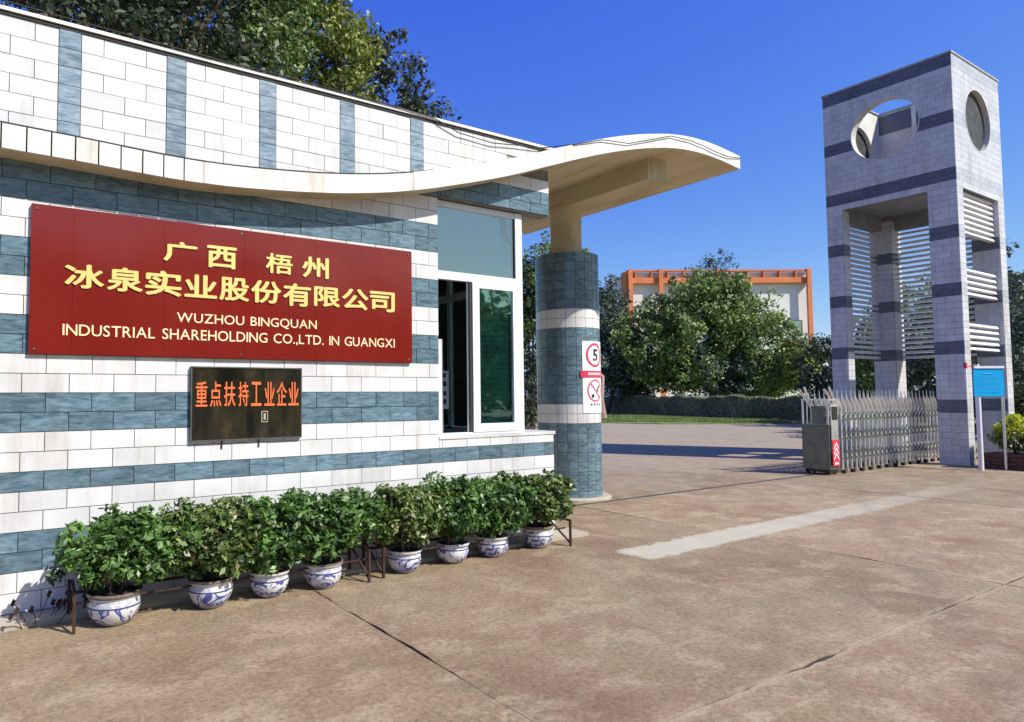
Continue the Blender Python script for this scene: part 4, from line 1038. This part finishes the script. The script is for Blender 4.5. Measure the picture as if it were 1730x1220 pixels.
# ------------------------------------------------------------------ right side: blue sign, planter
bs = thing('blue_sign', 'small blue notice board on two thin posts beside the tower', 'sign', (16.75, 5.2, 0))
a_, b2_ = Vector((16.47, 5.34, 0)), Vector((17.03, 5.04, 0))
mb = MB(); mb.add([(a_.x, a_.y, 1.46), (b2_.x, b2_.y, 1.46), (b2_.x, b2_.y, 2.02), (a_.x, a_.y, 2.02), (a_.x+.012, a_.y+.022, 1.46), (b2_.x+.012, b2_.y+.022, 1.46), (b2_.x+.012, b2_.y+.022, 2.02), (a_.x+.012, a_.y+.022, 2.02)], [(0,1,2,3),(7,6,5,4),(0,4,5,1),(1,5,6,2),(2,6,7,3),(3,7,4,0)]); mb.build('board', 'blue', bs)
mb = MB(); mb.bar((a_.x, a_.y-.01, 2.04), (b2_.x, b2_.y-.01, 2.04), .02, .045); mb.build('top_strip', 'signwhite', bs)
mb = MB()
for r in range(8):
    z = 1.90-r*.05; L = 1 if r else .4; s0 = .12 if r else .3
    p_ = a_.lerp(b2_, s0); q_ = a_.lerp(b2_, s0+(.76*L))
    mb.add([(p_.x-.004, p_.y-.006, z), (q_.x-.004, q_.y-.006, z), (q_.x-.004, q_.y-.006, z+(.01 if r else .028)), (p_.x-.004, p_.y-.006, z+(.01 if r else .028))], [(0, 1, 2, 3)])
mb.build('faint_print', flat('faint_print', (0.02, 0.44, 0.78)), bs)
p1, p2 = Vector((16.60, 5.33, 0)), Vector((17.06, 5.08, 0))
mb = MB(); mb.tube([(p1.x, p1.y, 0), (p1.x, p1.y, 2.10)], .045, 12); mb.build('post', 'signwhite', bs, True)
mb = MB(); mb.tube([(p2.x, p2.y, 0), (p2.x, p2.y, 2.06)], .025, 12); mb.build('post', 'steel', bs, True)
mk = MB(); mk.bar((16.33, 5.42, 1.62), (16.33, 5.42, 2.02), .03); o1 = mk.build('marker_bar', 'signwhite', bs)
mk = MB(); mk.bar((16.33, 5.42, 2.02), (16.33, 5.42, 2.13), .05); mk.bar((16.33, 5.42, 2.06), (16.5, 5.34, 2.06), .015); mk.build('red_cap', 'red', bs)
# planter with bricks
pla = thing('planter', 'low dark brick planter bed right of the tower', 'planter', (18.8, 4.4, 0))
mb = MB(); mb.box(17.22, 22, 3.0, 5.5, -.02, .30); mb.build('core', 'soil', pla)
pb = MB(); pb.box(-.0055, .0055+.1, -.098, .098, -.036, .036)
bw_ = MB(); bw_.box(-.05, .05, -.098, .098, -.036, .036); bwm = bw_.mesh('brick'); bwm.materials.append(M['planter'])
bw2 = MB(); bw2.box(-.098, .098, -.05, .05, -.036, .036); bwm2 = bw2.mesh('brick'); bwm2.materials.append(M['planter'])
for r in range(4):
    for k in range(12): inst('brick', bwm, pla, (17.16, 3.1+k*.204+(.1 if r % 2 else 0), .04+r*.08), (0, 0, random.gauss(0, .01)))
# bright shrub
def bush(name, label, cat, loc, ell, ncl, rc, per, size, mat, mat2=None, group=None):
    t_ = thing(name, label, cat, loc, group)
    cs, r2 = crown_clumps(ell, ncl, rc)
    np_mesh('foliage', leaf_cloud(cs, r2, per, size), 4, mat, t_)
    if mat2:
        c2 = cs[cs[:, 2] > np.quantile(cs[:, 2], .42)]+np.array([-rc*.3, -rc*.4, rc*.6]); np_mesh('new_growth', leaf_cloud(c2, np.full(len(c2), rc*1.05), int(per*1.6), size), 4, mat2, t_)
    st = MB()
    for k in range(7):
        e = ell[k % len(ell)]; st.tube([(e[0]+random.uniform(-.1, .1), e[1], loc[2]), (e[0]+random.uniform(-.2, .2), e[1]+random.uniform(-.1, .1), e[2])], [.02, .008], 5)
    st.build('stem', 'bark', t_)
    return t_
bush('yellow_shrub', 'clipped bright yellow green shrub in the brick planter', 'shrub', (18.4, 4.9, .3), [(17.66, 5.12, .68, .40, .33, .33), (17.75, 4.6, .66, .42, .45, .32), (18.1, 4.1, .66, .6, .5, .32), (19.2, 4.4, .66, .8, .8, .3)], 230, .12, 45, .07, 'leaf_mid', 'leaf_bright')

# ------------------------------------------------------------------ trees
BT = 'trees behind the gatehouse'
tree('broadleaf_tree', 'dark dense tree with greyish leaves, leftmost above the parapet', 'tree', (0.2, 15.5, 0), [(-0.5, 15.5, 10, 3.2, 2.5, 4.0), (2.2, 15.2, 9.6, 2.6, 2.2, 3.8), (4.0, 15.8, 11.2, 2.0, 2.2, 2.8)], 420, .55, 60, .17, 'leaf_dark', .3, limbs=8, group=BT, fork=6.0)
tree('broadleaf_tree', 'fresh green tree between the dark tree and the yellowish one, above the parapet', 'tree', (6.2, 16.2, 0), [(5.6, 16, 9.2, 1.4, 1.6, 3.0), (6.3, 16.4, 12.0, 1.3, 1.5, 1.6), (6.2, 15.6, 7.6, 1.5, 1.4, 1.8)], 230, .42, 60, .15, 'leaf_mid', .22, group=BT, fork=6.4)
tree('broadleaf_tree', 'yellow green tree lit by sun above the parapet', 'tree', (8.2, 16.4, 0), [(7.9, 16.0, 10.2, .9, 1.2, 2.0), (8.3, 16.3, 8.2, 1.2, 1.2, 1.9), (7.5, 16.4, 12.6, .8, 1, .8)], 170, .36, 60, .15, 'leaf_yellow', .18, group=BT, fork=6.6)
tree('broadleaf_tree', 'dark green tree whose right edge meets the blue sky over the parapet', 'tree', (9.4, 17.3, 0), [(9.7, 17.0, 10.4, 1.35, 1.4, 2.2), (10.4, 16.6, 8.7, 1.45, 1.4, 1.9), (8.0, 18.0, 11.8, 1.6, 1.4, 2.0)], 260, .40, 55, .16, 'leaf_dark', .2, group=BT, fork=6.6)
tree('broadleaf_tree', 'tall dark tree far behind the upper left wall', 'tree', (-4, 19, 0), [(-4, 19, 11, 4, 3, 5), (1, 20, 13, 4, 3, 4), (5, 20, 13.5, 3, 3, 3)], 300, .8, 60, .24, 'leaf_dark', .35, group=BT, fork=7)
tree('round_tree', 'round green tree seen between canopy and pillar top', 'tree', (17.0, 17.6, 0), [(16.9, 17.5, 5.9, 1.25, 1.2, 1.45), (16.4, 17.9, 4.6, 1.1, 1, 1.2)], 130, .35, 50, .15, 'leaf_mid', .12, fork=3.6)
tree('round_tree', 'grey green tree just right of the tiled pillar', 'tree', (35.2, 31.5, 0), [(34.6, 31.6, 6.8, 2.1, 2.0, 2.6), (35.4, 30.8, 4.2, 2.4, 2, 2.6), (36.0, 30.3, 2.8, 2.0, 1.6, 1.6)], 260, .6, 55, .26, 'leaf_grey', .2, fork=2.5, far=1.16)
tree('round_tree', 'big round dark green tree in front of the orange factory', 'tree', (38.8, 26.2, 0), [(38.4, 26.4, 6.0, 3.6, 3.0, 3.3), (36.0, 28.2, 4.6, 2.9, 2.5, 2.9), (41.0, 24.6, 4.9, 3.0, 2.5, 3.1), (39.2, 25.6, 7.4, 2.2, 2.0, 1.7), (37.4, 27.0, 2.9, 3.4, 2.6, 1.5), (41.4, 24.0, 2.6, 2.4, 2.0, 1.6)], 760, .62, 60, .25, 'leaf_mid', .35, fork=1.8, limbs=14, far=1.16)
tree('round_tree', 'low dark grey tree under the big round tree', 'tree', (37.6, 25.4, 0), [(37.9, 25.6, 2.9, 2.2, 1.2, 1.7), (39.3, 24.6, 2.6, 1.6, 1.2, 1.5)], 150, .45, 45, .22, 'leaf_grey', .15, fork=1.2, far=1.16)
tree('sparse_tree', 'thin twiggy treetop rising behind the big round tree', 'tree', (42.4, 27.8, 0), [(42.2, 27.6, 10.2, 1.1, 1.0, 1.3), (41.2, 28.6, 9.4, 1.0, .9, .9)], 60, .35, 26, .16, 'leaf_dark', .12, fork=7.5, limbs=16, far=1.16)
tree('round_tree', 'light green young tree at the right edge of the big round tree', 'tree', (41.2, 21.6, 0), [(41.2, 21.7, 3.3, 1.3, 1.2, 1.7)], 90, .38, 50, .2, 'leaf_yellow', .09, fork=1.5, far=1.16)
tree('round_tree', 'dark low tree left of the tower behind the gate head', 'tree', (41.5, 19.6, 0), [(41.4, 20.6, 3.0, 1.5, 1.4, 2.1), (42.6, 19.0, 2.6, 1.8, 1.6, 2.2)], 150, .5, 50, .22, 'leaf_dark', .14, fork=1.5)
tree('round_tree', 'green tree seen through the tower louvres', 'tree', (34.5, 12.6, 0), [(34.8, 13.0, 4.6, 1.9, 1.6, 2.2), (35.6, 12.0, 3.6, 1.6, 1.6, 2.0), (36.6, 15.6, 3.2, 1.7, 1.5, 2.2)], 230, .5, 50, .22, 'leaf_mid', .16, fork=2)
tree('round_tree', 'dark spreading tree low behind the tower legs', 'tree', (38, 13.5, 0), [(38.6, 16.8, 2.2, 2.6, 2, 2.0), (37.5, 12.6, 1.9, 2.4, 2.2, 1.9), (38.5, 9.6, 2.3, 2.4, 2.2, 2.2)], 250, .55, 50, .24, 'leaf_dark', .18, fork=1.2)
tree('round_tree', 'grey green tree at the right edge beside the tower', 'tree', (22.4, 6.0, 0), [(22.6, 5.9, 3.5, .95, 1.0, 1.25), (22.1, 6.0, 2.3, .8, .9, .9), (23.4, 5.0, 3.2, 1, 1, 1.5)], 170, .28, 50, .12, 'leaf_grey', .09, fork=1.2)
tree('round_tree', 'dark tree filling the view below the tower louvres at right', 'tree', (27, 9, 0), [(27, 9.2, 2.4, 1.9, 1.8, 1.7), (28.5, 7.4, 2.8, 1.9, 1.8, 2.0), (30.5, 9, 4.2, 2, 2, 2.2)], 260, .45, 50, .2, 'leaf_dark', .15, fork=1.2)
tree('evergreen_tree', 'dark evergreen seen in the slit between booth window and pillar', 'tree', (16.2, 17.9, 0), [(16.2, 17.9, 1.6, 1.0, 1.0, 1.6), (16.2, 17.9, 3.6, .9, .9, 1.8), (16.25, 17.9, 5.2, .6, .6, 1.2)], 190, .33, 50, .13, 'leaf_dark', .1, fork=1.0)
wh = ['far left end', 'second place', 'third place', 'middle', 'fifth place', 'sixth place', 'far right end']
for i, (x_, y_, h_) in enumerate([(-16, -24, 8), (-7, -27, 10), (2, -25, 9), (11, -28, 11), (20, -26, 9), (29, -28, 10), (38, -25, 9)]):
    tree('roadside_tree', 'broad green tree at the '+wh[i]+' of the row across the road', 'tree', (x_, y_, 0), [(x_, y_, h_*.55, 5, 4, h_*.42), (x_+2.5, y_+1, h_*.35, 3.6, 3, h_*.33)], 130, 1.3, 40, .7, 'leaf_mid', .3, fork=1.5, group='trees across the road')
# slim pale trunks right of pillar
pk = thing('slim_tree', 'slim pinkish trunk standing beside the pillar sign', 'tree', (31.6, 28.6, 0))
mb = MB(); mb.tube([(31.6, 28.6, -.1), (31.5, 28.7, 1.2), (31.55, 28.6, 2.6), (31.0, 29.0, 3.3)], [.30, .24, .2, .12], 9); mb.build('trunk', 'palebark', pk, True)
np_mesh('crown', leaf_cloud(*crown_clumps([(31.2, 28.9, 3.6, .9, .9, .5)], 22, .25), 30, .2), 4, 'leaf_grey', pk)

# ------------------------------------------------------------------ hedge
hd = thing('hedge', 'long clipped purple green hedge behind the lawn', 'hedge', (38.5, 27, 0))
hp = [(46, 43), (42.5, 37), (40.1, 31.6), (38.6, 27.2), (37.9, 23.6), (38.1, 20.6), (38.6, 17.5), (40, 14)]
L = [0]
for a, b_ in zip(hp, hp[1:]): L.append(L[-1]+math.dist(a, b_))
nl = 150000
s_ = rng.uniform(0, L[-1], nl); hx = np.interp(s_, L, [p[0] for p in hp]); hy = np.interp(s_, L, [p[1] for p in hp])
hh = 1.32+.07*np.sin(s_*1.3)+.05*np.sin(s_*3.7)
side = rng.uniform(0, 1, nl); dep = np.where(side < .6, rng.uniform(0, .12, nl), rng.uniform(0, 1.2, nl)); zz = np.where(side < .6, rng.uniform(.02, 1, nl)*hh, hh-rng.uniform(0, .1, nl))
dep += .06*np.sin(s_*5+zz*4)
Pp = np.stack([hx+dep*.95, hy+dep*.3, zz], 1)
nrm = rng.normal(0, 1, (nl, 3)); nrm[:, 0] -= .6; nrm[:, 2] += .5; nrm /= np.linalg.norm(nrm, axis=1)[:, None]
td = np.cross(nrm, rng.normal(0, 1, (nl, 3))); td /= np.linalg.norm(td, axis=1)[:, None]; bd = np.cross(nrm, td); sz = .09*rng.uniform(.6, 1.3, nl)[:, None]
V = np.stack([Pp-td*sz, Pp+bd*sz*.6, Pp+td*sz, Pp-bd*sz*.6], 1).reshape(-1, 3)
np_mesh('hedge_leaves', V, 4, 'leaf_purple', hd, kind='stuff')
core = MB()
for (a, b_) in zip(hp, hp[1:]): core.bar((a[0]+.7, a[1]+.25, .6), (b_[0]+.7, b_[1]+.25, .6), 1.0, 1.15)
core.build('hedge_core', 'bark', hd)
bush('flowering_bush', 'small cream flowering bush above the left end of the hedge', 'bush', (42.5, 35.2, 0), [(42.6, 35.4, 1.7, 1.3, 1.2, .75), (43.6, 36.5, 1.6, 1.3, 1.2, .7)], 70, .3, 40, .15, 'leaf_grey', 'leaf_yellow')

# ------------------------------------------------------------------ factory
A0 = Vector((63.7, 53.6, 0)); B0 = Vector((82.1, 42.1, 0)); dF = (B0-A0).normalized(); nF = Vector((dF.y, -dF.x, 0)); LF = (B0-A0).length
if nF.dot(Vector((-1, -1, 0))) < 0: nF = -nF
fa = thing('factory', 'white factory building with an orange frame behind the big round tree', 'building', tuple(A0))
def fbox(u0, u1, d0, d1, z0, z1, nm, mat, parent=fa):
    mb = MB(); V = []
    for z in (z0, z1):
        for u, d in ((u0, d0), (u1, d0), (u1, d1), (u0, d1)): q = A0+dF*u+nF*d; V.append((q.x, q.y, z))
    mb.add(V, [(0,3,2,1),(4,5,6,7),(0,1,5,4),(1,2,6,5),(2,3,7,6),(3,0,4,7)]); return mb.build(nm, mat, parent)
fbox(.3, LF-.3, -14, 0, 0, 15.93, 'wall', 'factorywhite')
fbox(0, LF, .002, .6, 14.6, 15.25, 'frame_beam', 'orangewall'); fbox(0, LF, .002, .6, 16.0, 16.2, 'frame_beam', 'orangewall')
for u in (0, 3.6, 10.5, LF-.6): fbox(u, u+.5, .602, .9, 0, 16.22, 'frame_column', 'orangewall')
for k in range(11): fbox(.9+k*1.9, 1.02+k*1.9, .05, .55, 15.252, 15.998, 'frame_post', 'orangewall')
fbox(-.35, -.02, -.9, .6, 0, 16.0, 'side_frame', 'orangewall')
fbox(.5, LF-.5, -13.5, -1, 15.931, 16.1, 'roof', 'rust')
for k in range(5):
    for z in (4.5, 8.5):
        wf_ = fbox(5+k*3.4, 7.2+k*3.4, .003, .08, z, z+1.7, 'window', 'steel_dark')
        fbox(5.1+k*3.4, 7.1+k*3.4, .081, .10, z+.1, z+1.6, 'pane', 'darkglass', wf_)
ww = thing('boundary_wall', 'low white wall behind the hedge right of the big tree', 'wall', (49, 28, 0))
mb = MB(); mb.bar((46.6, 30.2, 1.05), (53, 26.4, 1.05), .2, 2.1); mb.build('wall', 'wallwhite', ww)
mb = MB(); mb.bar((46.5, 30.26, 2.14), (53.1, 26.34, 2.14), .3, .08); mb.build('coping', 'light_mortar', ww)
for o in bpy.data.objects:
    if '_o' in o: del o['_o']
